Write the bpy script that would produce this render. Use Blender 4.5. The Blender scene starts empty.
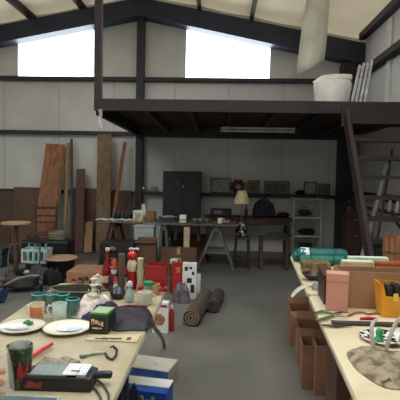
import bpy, math, random
from mathutils import Vector, Matrix, Euler
random.seed(7)
PI = math.pi
S = bpy.context.scene
COL = S.collection
# ---------------------------------------------------------------- camera
F = 450.0
CAMLOC = Vector((0, 0, 1.5))
R = (Matrix.Rotation(math.radians(2.45), 3, 'Z') @ Matrix.Rotation(math.radians(90 - 2.9), 3, 'X')
     @ Matrix.Rotation(math.radians(1.1), 3, 'Z'))
cd = bpy.data.cameras.new('camera'); cam = bpy.data.objects.new('camera', cd); COL.objects.link(cam)
cam.matrix_world = Matrix.Translation(CAMLOC) @ R.to_4x4()
cd.sensor_width = 36; cd.lens = 36 * F / 400; cd.clip_start = .05
S.camera = cam
# ---------------------------------------------------------------- light and exposure
S.view_settings.view_transform = 'Standard'; S.view_settings.look = 'None'
S.view_settings.gamma = 1; S.view_settings.use_curve_mapping = False
S.view_settings.exposure = 0.36
WIN_E = 6.0       # daylight in the translucent gable panels
REAR_E = 1.5     # glow of rear gable panels added behind the camera as a light source
ROOF_E = 5.0       # glow of roof panels added out of view as a light source
w = bpy.data.worlds.new('daylight'); S.world = w; w.use_nodes = True
w.node_tree.nodes['Background'].inputs[0].default_value = (1, .975, .93, 1)
w.node_tree.nodes['Background'].inputs[1].default_value = 1.45

# ---------------------------------------------------------------- helpers
def W(px, py, z=None, Y=None):
    """point of the place seen at a pixel, on the height z or at the distance Y"""
    d = R @ Vector(((px - 200) / F, -(py - 200) / F, -1))
    t = (z - CAMLOC.z) / d.z if z is not None else Y / d.y
    return CAMLOC + d * t

def lin(c):
    return tuple(((v / 255) / 12.92 if v / 255 <= .04045 else ((v / 255 + .055) / 1.055) ** 2.4) for v in c) + (1,)

MATS = {}
def mat(name, c, rough=.6, metal=0, c2=None, scale=6, stretch=(1, 1, 1), bump=0, kind='noise', lo=.35, hi=.65, trans=0, alpha=1, emit=0, coat=0, sheen=0):
    if name in MATS: return MATS[name]
    m = bpy.data.materials.new(name); m.use_nodes = True
    nt = m.node_tree; b = nt.nodes['Principled BSDF']
    b.inputs['Base Color'].default_value = lin(c); b.inputs['Roughness'].default_value = rough
    b.inputs['Metallic'].default_value = metal
    if trans: b.inputs['Transmission Weight'].default_value = trans; b.inputs['IOR'].default_value = 1.45
    if alpha < 1: b.inputs['Alpha'].default_value = alpha
    if coat: b.inputs['Coat Weight'].default_value = coat
    if sheen: b.inputs['Sheen Weight'].default_value = sheen
    if emit:
        b.inputs['Emission Color'].default_value = lin(c); b.inputs['Emission Strength'].default_value = emit
    tc = nt.nodes.new('ShaderNodeTexCoord'); mp = nt.nodes.new('ShaderNodeMapping')
    mp.inputs['Scale'].default_value = stretch
    nt.links.new(tc.outputs['Object'], mp.inputs[0])
    if kind == 'voronoi':
        tx = nt.nodes.new('ShaderNodeTexVoronoi'); tx.inputs['Scale'].default_value = scale; out = tx.outputs['Distance']
    elif kind == 'wave':
        tx = nt.nodes.new('ShaderNodeTexWave'); tx.inputs['Scale'].default_value = scale
        tx.inputs['Distortion'].default_value = 2; out = tx.outputs['Fac']
    elif kind == 'brick':
        tx = nt.nodes.new('ShaderNodeTexBrick'); tx.inputs['Scale'].default_value = scale
        tx.inputs['Color1'].default_value = lin(c); tx.inputs['Color2'].default_value = lin(c); tx.inputs['Mortar'].default_value = lin(c2)
        out = tx.outputs['Fac']
    elif kind == 'checker':
        tx = nt.nodes.new('ShaderNodeTexChecker'); tx.inputs['Scale'].default_value = scale; out = tx.outputs['Fac']
    else:
        tx = nt.nodes.new('ShaderNodeTexNoise'); tx.inputs['Scale'].default_value = scale
        tx.inputs['Detail'].default_value = 6; out = tx.outputs['Fac']
    nt.links.new(mp.outputs[0], tx.inputs['Vector'])
    if c2 is None and kind == 'noise':
        c2 = tuple(max(0, v * .82) for v in c)
    if c2 is not None:
        rp = nt.nodes.new('ShaderNodeValToRGB')
        rp.color_ramp.elements[0].position = lo; rp.color_ramp.elements[1].position = hi
        rp.color_ramp.elements[0].color = lin(c); rp.color_ramp.elements[1].color = lin(c2)
        nt.links.new(out, rp.inputs[0]); nt.links.new(rp.outputs[0], b.inputs['Base Color'])
    if bump:
        bn = nt.nodes.new('ShaderNodeBump'); bn.inputs['Strength'].default_value = bump; bn.inputs['Distance'].default_value = .01
        nt.links.new(out, bn.inputs['Height']); nt.links.new(bn.outputs[0], b.inputs['Normal'])
    MATS[name] = m
    return m

def thin(m, c=(240, 236, 222), f=.5):
    n = m.node_tree; t_ = n.nodes.new('ShaderNodeBsdfTranslucent'); x = n.nodes.new('ShaderNodeMixShader')
    t_.inputs[0].default_value = lin(c); x.inputs[0].default_value = f
    n.links.new(n.nodes['Principled BSDF'].outputs[0], x.inputs[1]); n.links.new(t_.outputs[0], x.inputs[2])
    n.links.new(x.outputs[0], n.nodes['Material Output'].inputs[0]); return m

class MB:
    def __init__(s): s.v = []; s.f = []
    def add(s, vs, fs, T=None):
        n = len(s.v)
        s.v += [(T @ Vector(v)) if T is not None else Vector(v) for v in vs]
        s.f += [tuple(i + n for i in f) for f in fs]
        return s
    def bx(s, x0, x1, y0, y1, z0, z1, T=None):
        vs = [(x, y, z) for z in (z0, z1) for y in (y0, y1) for x in (x0, x1)]
        return s.add(vs, [(0, 2, 3, 1), (4, 5, 7, 6), (0, 1, 5, 4), (2, 6, 7, 3), (0, 4, 6, 2), (1, 3, 7, 5)], T)
    def bar(s, a, b, w, h, up=(0, 0, 1)):
        """box beam from a to b: w across, h along up"""
        a = Vector(a); b = Vector(b); d = (b - a).normalized(); u = Vector(up)
        x = d.cross(u)
        if x.length < 1e-4: x = d.cross(Vector((1, 0, 0)))
        x.normalize(); u = x.cross(d).normalized()
        vs = []
        for p in (a, b):
            for i, j in ((-1, -1), (1, -1), (1, 1), (-1, 1)): vs.append(p + x * i * w / 2 + u * j * h / 2)
        return s.add(vs, [(0, 1, 2, 3), (7, 6, 5, 4), (0, 4, 5, 1), (1, 5, 6, 2), (2, 6, 7, 3), (3, 7, 4, 0)])
    def lathe(s, prof, n=24, at=(0, 0, 0), T=None, sx=1, sy=1, cap=True):
        vs = []; fs = []
        for r, z in prof:
            for k in range(n):
                a = 2 * PI * k / n
                vs.append((at[0] + r * sx * math.cos(a), at[1] + r * sy * math.sin(a), at[2] + z))
        for i in range(len(prof) - 1):
            for k in range(n):
                k2 = (k + 1) % n
                fs.append((i * n + k, i * n + k2, (i + 1) * n + k2, (i + 1) * n + k))
        if cap and prof[0][0] > 1e-5: fs.append(tuple(range(n))[::-1])
        if cap and prof[-1][0] > 1e-5: fs.append(tuple((len(prof) - 1) * n + k for k in range(n)))
        return s.add(vs, fs, T)
    def tube(s, pts, r, n=8, flat=1, up=(0, 0, 1)):
        pts = [Vector(p) for p in pts]; vs = []; fs = []; L = len(pts)
        for i, p in enumerate(pts):
            d = (pts[min(i + 1, L - 1)] - pts[max(i - 1, 0)]).normalized()
            u = Vector(up); x = d.cross(u)
            if x.length < .05: x = d.cross(Vector((1, .1, 0)))
            x.normalize(); u = x.cross(d)
            rr = r[i] if isinstance(r, (list, tuple)) else r
            for k in range(n):
                a = 2 * PI * k / n
                vs.append(p + x * rr * math.cos(a) + u * rr * flat * math.sin(a))
        for i in range(L - 1):
            for k in range(n):
                k2 = (k + 1) % n
                fs.append((i * n + k, i * n + k2, (i + 1) * n + k2, (i + 1) * n + k))
        fs.append(tuple(range(n))[::-1]); fs.append(tuple((L - 1) * n + k for k in range(n)))
        return s.add(vs, fs)
    def prism(s, poly, y0, y1, T=None):
        """poly in XZ, extruded along Y"""
        n = len(poly)
        vs = [(x, y0, z) for x, z in poly] + [(x, y1, z) for x, z in poly]
        fs = [tuple(range(n)), tuple(range(n, 2 * n))[::-1]] + [(i, i + n, (i + 1) % n + n, (i + 1) % n) for i in range(n)]
        return s.add(vs, fs, T)
    def plate(s, poly, z0, z1):
        n = len(poly)
        vs = [(x, y, z0) for x, y in poly] + [(x, y, z1) for x, y in poly]
        fs = [tuple(range(n))[::-1], tuple(range(n, 2 * n))] + [(i, (i + 1) % n, (i + 1) % n + n, i + n) for i in range(n)]
        return s.add(vs, fs)
    def blob(s, c, r, amp=0, n=16, m=10, seed=0):
        rnd = random.Random(seed); ph = [rnd.random() * 6 for _ in range(6)]
        vs = []; fs = []
        for i in range(m + 1):
            t = PI * i / m
            for k in range(n):
                a = 2 * PI * k / n
                q = 1 + amp * (math.sin(3 * a + ph[0] + 2 * t) + math.sin(5 * a + ph[1]) * math.sin(4 * t + ph[2]) + .6 * math.sin(9 * a + 7 * t + ph[3])) * math.sin(t)
                vs.append((c[0] + r[0] * q * math.sin(t) * math.cos(a), c[1] + r[1] * q * math.sin(t) * math.sin(a), c[2] - r[2] * q * math.cos(t)))
        for i in range(m):
            for k in range(n):
                k2 = (k + 1) % n
                fs.append((i * n + k, i * n + k2, (i + 1) * n + k2, (i + 1) * n + k))
        return s.add(vs, fs)
    def pillow(s, outline, h, z0=0, amp=.25, seed=0, sub=4, rings=9):
        """closed outline in XY swollen to height h, crumpled"""
        rnd = random.Random(seed); ph = [rnd.random() * 6 for _ in range(8)]
        n0 = len(outline); pts = []
        for i in range(n0):
            p0, p1, p2, p3 = [Vector(outline[(i + k) % n0]) for k in (-1, 0, 1, 2)]
            for j in range(sub):
                t = j / sub
                pts.append(.5 * ((2 * p1) + (p2 - p0) * t + (2 * p0 - 5 * p1 + 4 * p2 - p3) * t * t + (3 * p1 - p0 - 3 * p2 + p3) * t ** 3))
        n = len(pts); c = sum(pts, Vector((0, 0))) / n; ext = max((p - c).length for p in pts)
        vs = []; fs = []
        for i in range(rings):
            q = 1 - i / rings
            for p in pts:
                o = c + (p - c) * q
                u, v = (o.x - c.x) / ext, (o.y - c.y) / ext
                nz = math.sin(7 * u + 3 * v + ph[0]) * math.cos(5 * v - 2 * u + ph[1]) + .6 * math.sin(13 * v + 6 * u + ph[2]) * math.cos(11 * u + ph[3]) + .3 * math.sin(23 * u + ph[4]) * math.sin(19 * v + ph[5])
                z = h * max(.04, math.sqrt(max(0, 1 - q ** 3)) * (1 + amp * nz)) if i else h * .1
                vs.append((o.x, o.y, z0 + z))
        vs.append((c.x, c.y, z0 + h))
        for i in range(rings - 1):
            for k in range(n):
                k2 = (k + 1) % n; fs.append((i * n + k, i * n + k2, (i + 1) * n + k2, (i + 1) * n + k))
        for k in range(n): fs.append(((rings - 1) * n + k, (rings - 1) * n + (k + 1) % n, rings * n))
        b = len(vs); vs += [(p.x, p.y, z0) for p in pts]
        for k in range(n): k2 = (k + 1) % n; fs.append((b + k, b + k2, k2, k))
        fs.append(tuple(b + k for k in range(n))[::-1])
        return s.add(vs, fs)
    def build(s, name, m, parent=None, bevel=0, loc=None, rz=0, label=None):
        me = bpy.data.meshes.new(name); me.from_pydata([tuple(v) for v in s.v], [], s.f)
        import bmesh
        bm = bmesh.new(); bm.from_mesh(me); bmesh.ops.recalc_face_normals(bm, faces=bm.faces); bm.to_mesh(me); bm.free()
        me.materials.append(m)
        me.polygons.foreach_set('use_smooth', [True] * len(me.polygons)); me.set_sharp_from_angle(angle=math.radians(38))
        o = bpy.data.objects.new(name, me); COL.objects.link(o)
        if parent is not None: o.parent = parent
        if loc is not None: o.location = loc; o.rotation_euler = (0, 0, rz)
        if bevel:
            bv = o.modifiers.new('bevel', 'BEVEL'); bv.width = bevel; bv.segments = 2; bv.limit_method = 'ANGLE'
        if label: o['label'] = label
        return o

def tag(o, label, cat, group=None, kind=None):
    o['label'] = label; o['category'] = cat
    if group: o['group'] = group
    if kind: o['kind'] = kind
    return o
def thing(name, label, cat, loc=(0, 0, 0), rz=0, group=None):
    o = bpy.data.objects.new(name, None); COL.objects.link(o); o.empty_display_size = .1
    o.location = loc; o.rotation_euler = (0, 0, rz)
    return tag(o, label, cat, group)
def struct(name, mb, m, bevel=0):
    o = mb.build(name, m, bevel=bevel); o['kind'] = 'structure'; return o
def copy_thing(root, loc, rz, label, group=None):
    r = root.copy(); COL.objects.link(r); r.location = loc; r.rotation_euler = (0, 0, rz); r['label'] = label
    if group: r['group'] = group
    for ch in list(root.children):
        c = ch.copy(); COL.objects.link(c); c.parent = r
        for g in ch.children:
            d = g.copy(); COL.objects.link(d); d.parent = c
    return r

# ---------------------------------------------------------------- materials
steel = mat('dark_steel', (52, 50, 54), .55, .3, scale=3)
steelb = mat('blue_steel', (48, 54, 72), .5, .2, scale=2)
rust = mat('rusty_brown_steel', (50, 34, 29), .75, .0, c2=(36, 26, 23), scale=4)
insul = mat('white_vinyl_insulation', (216, 214, 206), .5, c2=(196, 195, 188), scale=.9, bump=.15)
ceilm = mat('yellowed_vinyl_insulation', (232, 222, 196), .55, c2=(204, 190, 160), scale=1.3, bump=.3)
_n = ceilm.node_tree; _t = _n.nodes.new('ShaderNodeBsdfTranslucent'); _m = _n.nodes.new('ShaderNodeMixShader')
_t.inputs[0].default_value = lin((228, 224, 212)); _m.inputs[0].default_value = .5      # thin vinyl that lets daylight through
_p = _n.nodes['Principled BSDF']; _n.links.new(_p.outputs[0], _m.inputs[1]); _n.links.new(_t.outputs[0], _m.inputs[2])
_n.links.new(_m.outputs[0], _n.nodes['Material Output'].inputs[0])
concrete = mat('concrete', (118, 115, 107), .45, c2=(86, 84, 77), scale=1.1, bump=.05, lo=.3, hi=.75)
laminate = mat('beige_laminate', (180, 166, 134), .4, c2=(156, 142, 110), scale=5)
laminate2 = mat('cream_laminate', (216, 202, 166), .45, c2=(186, 168, 130), scale=3.5, lo=.45, hi=.8)
wood_red = mat('reddish_plywood', (158, 108, 76), .75, c2=(122, 80, 56), scale=6, stretch=(4, 4, .6))
wood_tan = mat('pine', (158, 128, 92), .7, c2=(124, 96, 66), scale=7, stretch=(5, 5, .5))
wood_olive = mat('weathered_pine', (132, 112, 78), .7, c2=(100, 82, 56), scale=7, stretch=(5, 5, .5))
wood_dark = mat('dark_wood', (72, 50, 40), .6, c2=(50, 36, 30), scale=6, stretch=(4, 4, .8))
wood_light = mat('light_wood', (184, 150, 116), .5, c2=(160, 124, 92), scale=5, stretch=(1, 6, 1))
board = mat('brown_hardboard', (108, 84, 64), .8, c2=(88, 68, 54), scale=2)
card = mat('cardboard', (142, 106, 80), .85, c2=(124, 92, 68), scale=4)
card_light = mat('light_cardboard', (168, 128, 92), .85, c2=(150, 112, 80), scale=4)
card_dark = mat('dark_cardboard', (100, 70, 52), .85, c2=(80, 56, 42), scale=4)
black = mat('black_plastic', (24, 24, 26), .4)
blackcloth = mat('black_cloth', (22, 22, 25), .95, scale=9, bump=.4)
chrome = mat('galvanised_steel', (150, 150, 148), .3, .8)
white = mat('white_plastic', (225, 225, 220), .4)
paper = mat('white_paper', (228, 226, 216), .8, c2=(214, 212, 204), scale=8)
china = mat('white_china', (226, 220, 204), .2, coat=.3)
red = mat('red_plastic', (176, 38, 42), .4)
redcloth = mat('red_cloth', (168, 30, 34), .8, scale=14, bump=.3)
ivory = mat('ivory', (222, 204, 166), .6)
glass_teal = mat('teal_glass', (44, 110, 104), .06, alpha=.42, kind='plain')
clear = mat('clear_film', (225, 222, 212), .15, alpha=.25, bump=.6, scale=30, kind='voronoi')

# ---------------------------------------------------------------- the building
XL, XR, YB, YF, XC = -6.07, 2.76, 9.25, -4.5, -1.64
def zroof(x): return 5.18 - .195 * abs(x - XC)
def zraf(x): return 4.66 - (.195 if x < XC else .208) * abs(x - XC)
struct('floor', MB().bx(XL - .2, XR + .2, YF - 3, YB + .2, -.1, 0), concrete)
W1 = (-4.21, -2.63); W2 = (-.735, .96); WZ = 3.49
def strip(mb, x0, x1, z0f, z1f):
    xs = [x0] + ([XC] if x0 < XC < x1 else []) + [x1]
    mb.prism([(x, z0f(x)) for x in xs] + [(x, z1f(x)) for x in xs[::-1]], YB, YB + .12)
mb = MB()
zero = lambda x: 0.0
strip(mb, XL, W1[0], zero, zroof); strip(mb, W1[0], W1[1], zero, lambda x: WZ); strip(mb, W1[0], W1[1], zraf, zroof)
strip(mb, W1[1], W2[0], zero, zroof); strip(mb, W2[0], W2[1], zero, lambda x: WZ); strip(mb, W2[0], W2[1], zraf, zroof)
strip(mb, W2[1], XR, zero, zroof)
struct('wall_back', mb, insul)
daylight = mat('daylit_fibreglass', (240, 248, 255), .5, emit=WIN_E, kind='plain')
for i, (a, b) in enumerate((W1, W2)):
    mb = MB(); mb.prism([(a, WZ), (b, WZ), (b, zraf(b)), (a, zraf(a))], YB + .04, YB + .06)
    struct('window_%d' % (i + 1), mb, daylight)
struct('wall_left', MB().bx(XL - .12, XL, YF, YB, 0, zroof(XL)), insul)
struct('wall_right', MB().bx(XR, XR + .12, YF, YB, 0, zroof(XR)), insul)
# wall behind the camera; its open doorway is added to let daylight in
DX0, DX1, DZ = -3.2, -.6, 2.3
RW = ((-5.4, -2.6), (-.7, 2.1)); RZ0 = 3.45
def rear(mb, x0, x1, z0f, z1f):
    xs = [x0] + ([XC] if x0 < XC < x1 else []) + [x1]
    mb.prism([(x, z0f(x)) for x in xs] + [(x, z1f(x)) for x in xs[::-1]], YF - .12, YF)
mb = MB(); c_ = lambda z: (lambda x: z)
rear(mb, XL, DX0, zero, c_(RZ0)); rear(mb, DX1, XR, zero, c_(RZ0)); rear(mb, DX0, DX1, c_(DZ), c_(RZ0))
for a, b in ((XL, RW[0][0]), (RW[0][1], RW[1][0]), (RW[1][1], XR)): rear(mb, a, b, c_(RZ0), zroof)
for a, b in RW: rear(mb, a, b, lambda x: zraf(x) + .05, zroof)
struct('wall_rear', mb, insul)
rear_glow = mat('added_rear_glow', (255, 249, 236), .5, emit=REAR_E, kind='plain')
for i, (a, b) in enumerate(RW):
    mb = MB(); mb.prism([(a, RZ0), (b, RZ0), (b, zraf(b) + .05), (a, zraf(a) + .05)], YF - .08, YF - .06)
    struct('window_%d' % (i + 5), mb, rear_glow)  # added emitters behind the camera that brighten the upper gable wall
# roof: insulated, sagging between purlins, with glowing panels added out of view for light
offs = [.12, 1.17, 2.2, 3.25]
SK = [(1.3, 2.1)]; GLOW_Y0, GLOW_Y1 = -.5, 4.4
def roofpiece(mb, sx, o0, o1, y0, y1):
    n = 8; vs = []; fs = []
    for j in range(2):
        for i in range(n + 1):
            o = o0 + (o1 - o0) * i / n; x = XC + sx * o
            sag = 0
            vs.append((x, (y0, y1)[j], zroof(x) - .03 * math.sin(PI * i / n)))
    for i in range(n): fs.append((i, i + 1, i + n + 2, i + n + 1))
    m = len(vs); vs += [(v[0], v[1], v[2] + .12) for v in vs]; fs += [tuple(k + m for k in f[::-1]) for f in fs]
    fs += [(0, m, m + n + 1, n + 1), (n, m + n, m + 2 * n + 1, 2 * n + 1)]
    mb.add(vs, fs)
mb = MB()
for sx, half in ((1, XR - XC + .1), (-1, XC - XL + .1)):
    edges = [0, 1.17, 2.2, 3.25, half]
    for e0, e1 in zip(edges, edges[1:]):
        if e0 == 1.17 or e0 == 2.2:
            roofpiece(mb, sx, e0, e1, GLOW_Y1, YB + .1)
        else: roofpiece(mb, sx, e0, e1, GLOW_Y0, YB + .1)
struct('ceiling', mb, ceilm)
mb = MB()
for sx, half in ((1, XR - XC + .1), (-1, XC - XL + .1)): roofpiece(mb, sx, 0, half, YF - .1, GLOW_Y0)
struct('ceiling_rear', mb, insul)  # unseen rear roof, made opaque to keep light from under the mezzanine
roof_glow = mat('added_roof_glow', (244, 250, 255), .5, emit=ROOF_E, kind='plain')
k = 3
for sx in (1, -1):
    mb = MB(); a, b = XC + sx * 1.17, XC + sx * 3.25
    mb.prism([(a, zroof(a)), (b, zroof(b)), (b, zroof(b) + .02), (a, zroof(a) + .02)], GLOW_Y0, GLOW_Y1)
    struct('window_%d' % k, mb, roof_glow); k += 1  # added emitters in the unseen roof that light the tables from above
# steel frame
t = [0]
def trim(mb, m, bevel=0):
    t[0] += 1; return struct('trim_%d' % t[0], mb, m, bevel)
for x0, x1 in ((XL, XC), (XC, XR)):
    zt = lambda x: zroof(x) - .18
    trim(MB().prism([(x0, zraf(x0)), (x1, zraf(x1)), (x1, zt(x1)), (x0, zt(x0))], YB - .3, YB - .001), steelb)
for sx in (1, -1):
    for o in offs:
        x = XC + sx * o; z = zroof(x) - .115
        trim(MB().bx(x - .03, x + .03, YF, YB - .001, z - .065, z + .085), rust)
for x in (XL + .08, XR - .08):
    trim(MB().bx(x - .06, x + .06, YF, YB - .31, zroof(x) - .14, zroof(x) - .02), steel)
trim(MB().bx(XC - .07, XC + .07, YB - .2, YB, 0, zraf(XC)), steel)
trim(MB().bx(2.35, 2.61, YB - .3, YB - .001, 0, zraf(2.61)), steel)
for z in (3.455, 2.36, 1.15):
    for a, b in ((XL, XC - .07), (XC + .07, 2.345)):
        trim(MB().bx(a, b, YB - .15, YB, z - .035, z + .035), steel)
    trim(MB().bx(XR - .16, XR, YF, YB - .32, z + .02, z + .13), rust)
trim(MB().bx(XR - .03, XR, 7.55, 7.75, 2.55, zroof(XR) - .15), paper)

for x in (-5.6, -4.5, -3.35, -2.2, -.95, .15, 1.25, 2.2):
    for z0, z1 in ((1.2, 2.32), (2.4, 3.41)): trim(MB().bx(x - .008, x + .008, YB - .006, YB - .0005, z0, z1), mat('lining_tape', (190, 189, 182), .5))
# ---------------------------------------------------------------- mezzanine
MY, MZ0, MZ1, MX = 5.95, 2.37, 2.515, -1.685
mz = thing('mezzanine_platform', 'brown steel mezzanine platform with joists hung along the back right of the building', 'mezzanine')
MB().bx(MX, XR - .17, MY, MY + .1, MZ0 - .01, MZ1).build('front_beam', rust, mz)
MB().bx(MX, MX + .08, MY + .1, YB - .2, MZ0 - .06, MZ1 - .03).build('side_beam', rust, mz)
MB().bx(MX, XR - .33, YB - .34, YB - .21, MZ0 - .09, MZ1 - .03).build('rear_beam', steel, mz)
MB().bx(MX, XR - .17, MY + .1, YB - .31, MZ1 - .03, MZ1).build('deck', mat('deck_board', (76, 58, 48), .8, c2=(60, 46, 40), scale=4), mz)
for x in (-1.05, -.45, .1, .72, 1.33, 1.95):
    MB().bx(x, x + .05, MY + .1, YB - .34, MZ0, MZ1 - .03).build('joist', steel, mz)
MB().bx(1.55, XR - .17, MY - .06, MY - .005, MZ0 - .18, MZ1 - .07).build('stair_header', rust, mz)
tag(MB().bx(MX, MX + .09, MY + .005, MY + .095, MZ1 + .001, zroof(MX) - .2).build('corner_post', rust), 'brown steel post rising from the mezzanine front corner to the roof', 'post')
o = MB().tube([(MX + .09, MY - .03, 2.37), (MX + .1, MY - .03, 2.3), (MX + .08, MY - .02, 2.22), (MX + .12, MY - .03, 2.12)], [.028, .024, .02, .008], flat=.25, up=(0, 1, 0)).build('plastic_strip', clear)
tag(o, 'short torn strip of pale plastic dangling under the mezzanine corner', 'plastic strip')

# stair
st = thing('staircase', 'steep brown open-tread stair rising to the mezzanine at the right', 'staircase', (1.6, 4.4, 0))
def sy(z): return 5.93 - .66 * (2.4 - z) - 4.4
for x in (0, .98):
    MB().bar((x, sy(2.36), 2.36), (x, sy(0.02), .02), .05, .15).build('stringer', rust, st)
for i in range(10):
    z = .165 + .23 * i
    MB().bx(.026, .954, sy(z) - .09, sy(z) + .09, z - .03, z + .015).build('tread', rust, st)

# light fixture under the platform
p0 = W(219, 131, z=2.30); p1 = W(289, 136.5, z=2.30); Yf = p0.y
fx = thing('fluorescent_light', 'unlit white fluorescent strip light hung under the mezzanine', 'ceiling light', ((p0.x + p1.x) / 2, Yf, 2.27))
L = (p1.x - p0.x) / 2
MB().bx(-L, L, -.05, .05, .065, .098).build('housing', white, fx)
MB().tube([(-L + .03, 0, .035), (L - .03, 0, .035)], .02, n=12).build('lamp_tube', mat('opal_tube', (235, 232, 220), .3), fx)
for s_ in (-1, 1): MB().bx(s_ * (L - .01) - .02, s_ * (L - .01) + .02, -.055, .055, .012, .1).build('end_cap', black, fx)

# hanging insulation sheet
Yh = 6.9
def hang(px, py, dy=0): return W(px, py, Y=Yh + dy)
cols = [((310, -22), (296, 76), .10), ((315, -22), (303, 72), .04), ((320, -22), (310, 69), .00), ((325, -22), (317, 64), .05), ((331, -22), (323, 60), .28)]
vs = []; fs = []; n = 10
for (a, b, dy) in cols:
    for j in range(n + 1):
        t_ = j / n
        p = hang(a[0] + (b[0] - a[0]) * t_ + .7 * math.sin(5 * t_ + a[0]), a[1] + (b[1] - a[1]) * t_, dy * (.5 + .5 * t_) + .02 * math.sin(9 * t_))
        vs.append(p)
for i in range(len(cols) - 1):
    for j in range(n): fs.append((i * (n + 1) + j, i * (n + 1) + j + 1, (i + 1) * (n + 1) + j + 1, (i + 1) * (n + 1) + j))
o = MB().add(vs, fs).build('insulation_sheet', thin(mat('loose_insulation', (240, 236, 222), .6, scale=4, bump=.5)))
sm = o.modifiers.new('solid', 'SOLIDIFY'); sm.thickness = .035; sm.offset = 0
tag(o, 'torn white insulation sheet hanging down from the roof above the mezzanine', 'insulation')

# white bundle on the platform
p = W(332, 103, Y=6.5)
bd = thing('insulation_bundle', 'bulky white bundle with a rolled top standing on the mezzanine edge', 'bundle', (p.x, 6.5, MZ1))
vin = mat('white_bundle_vinyl', (232, 226, 216), .6, c2=(212, 204, 192), scale=5, bump=.4)
prof = [(.215, 0), (.235, .05), (.25, .2), (.265, .32), (.25, .36), (.12, .39), (0, .39)]
MB().lathe(prof, 28, sy=.85).build('sack', vin, bd)
MB().tube([(-.27, -.02, .33), (-.15, -.04, .39), (0, -.03, .41), (.14, -.02, .42), (.25, 0, .43)], [.03, .055, .06, .055, .045], n=12).build('rolled_top', vin, bd)

for i, (a, b, g) in enumerate((((350, 103), (360, 65), 'leftmost of the leaning white strips beside the bundle'), ((354, 103), (364, 63), 'second from the left of the leaning white strips by the bundle'),
                       ((358.5, 103), (368, 63), 'third from the left of the leaning white strips by the bundle'), ((363, 103), (372, 60), 'rightmost of the leaning white strips by the bundle'))):
    q0 = W(*a, Y=6.9); q0.z = MZ1; q1 = W(*b, Y=7.3)
    o = MB().bar(q0, q1, .04, .012, up=(0, 1, 0)).build('panel_strip', white); tag(o, g, 'slat', 'white slats leaning on the mezzanine')

# ---------------------------------------------------------------- leaning boards along the back wall
def lean(name, label, cat, top, botx, wid, th, m, Yt=9.07, Yb=8.75, group=None, plank_top=None):
    a = W(top[0], top[1], Y=Yt); b = W(botx, 250, Y=Yb); b.z = th / 2 + .002
    b.y = Yb
    o = MB().bar(b, a, wid, th, up=(0, -1, 0)).build(name, m, bevel=.003)
    return tag(o, label, cat, group)
sheets = [(-42, 14, 190, mat('dark_hardboard', (90, 70, 56), .8, c2=(74, 58, 48), scale=2), 'dark brown hardboard sheet on the back wall at the far left'),
          (14, 42, 187, board, 'brown hardboard sheet showing left of the reddish wide plank'),
          (73, 98, 188, board, 'brown sheet between the short dark red plank and the pale tall board'),
          (106, 132, 190, board, 'brown sheet behind the narrow notched stick next to the column')]
for i, (a, b, ty, m, lb) in enumerate(sheets):
    q0 = W(a, ty, Y=9.07); q1 = W(b, ty, Y=9.07)
    o = MB().add([(q0.x, 8.9, 0), (q1.x - .01, 8.9, 0), (q1.x - .01, 8.92, 0), (q0.x, 8.92, 0), (q0.x, 9.06, q0.z), (q1.x - .01, 9.06, q0.z), (q1.x - .01, 9.08, q0.z), (q0.x, 9.08, q0.z)],
                 [(0, 1, 2, 3), (4, 7, 6, 5), (0, 4, 5, 1), (1, 5, 6, 2), (2, 6, 7, 3), (3, 7, 4, 0)]).build('hardboard_sheet', m)
    tag(o, lb, 'board')
lean('plank', 'wide reddish plywood plank leaning on the back wall', 'plank', (55.5, 144), 41, .38, .025, wood_red, 9.0, 8.5)
lean('plank', 'thin tan strip of wood right beside the wide reddish plank', 'plank', (64.5, 147), 52.5, .06, .03, wood_tan, 9.03, 8.55)
lean('plank', 'pale narrow plank leaning just right of the thin tan strip', 'plank', (68, 143), 64.5, .065, .03, wood_tan, 9.05, 8.6)
lean('plank', 'dark narrow stick that tops the group by the wide plank', 'plank', (71.5, 139), 71.5, .05, .03, wood_dark, 9.05, 8.55)
lean('plank', 'short dark red plank leaning lower than its neighbours', 'plank', (81, 169), 79, .17, .03, mat('dark_red_plank', (96, 58, 46), .7, c2=(74, 46, 38), scale=7, stretch=(4, 4, .6)), 9.0, 8.5)
lean('plank', 'tall weathered yellowish board standing almost upright by the white wall', 'plank', (104.5, 134.5), 103, .28, .03, wood_olive, 9.0, 8.6)
lean('plank', 'short pale board leaning low between the dark red plank and tall board', 'plank', (89, 222), 88, .16, .03, wood_tan, 8.8, 8.45)
lean('measuring_stick', 'narrow notched wooden stick leaning left of the steel column', 'stick', (125, 142), 108, .065, .03, wood_red, 9.0, 8.3)

# ---------------------------------------------------------------- metal cabinet
q0 = W(163, 171, Y=8.7); q1 = W(201, 171, Y=8.7); wd = (q1.x - q0.x)
cb = thing('metal_cabinet', 'tall dark metal two-door cabinet against the back wall', 'cabinet', ((q0.x + q1.x) / 2, 8.92, 0))
cm = mat('charcoal_metal', (46, 46, 50), .5, .2); hz = q0.z
MB().bx(-wd / 2, wd / 2, -.2, .15, 0.06, hz).build('body', cm, cb, .004)
MB().bx(-wd / 2 + .02, wd / 2 - .02, -.17, .13, 0, .06).build('plinth', black, cb)
for s_ in (-1, 1):
    d_ = MB().bx(min(s_ * .004, s_ * (wd / 2 - .008)), max(s_ * .004, s_ * (wd / 2 - .008)), -.22, -.2, .08, hz - .02).build('door', cm, cb, .003)
    if s_ == 1: MB().lathe([(.028, 0), (.028, .02), (.018, .03), (0, .03)], 14, T=Matrix.Translation((.035, -.22, hz - .29)) @ Matrix.Rotation(PI / 2, 4, 'X')).build('handle', chrome, d_, label='round chrome handle')
    else: MB().bx(-.11, -.07, -.223, -.2195, hz - .23, hz - .2).build('badge', mat('badge', (96, 96, 98), .4), d_)

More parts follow.
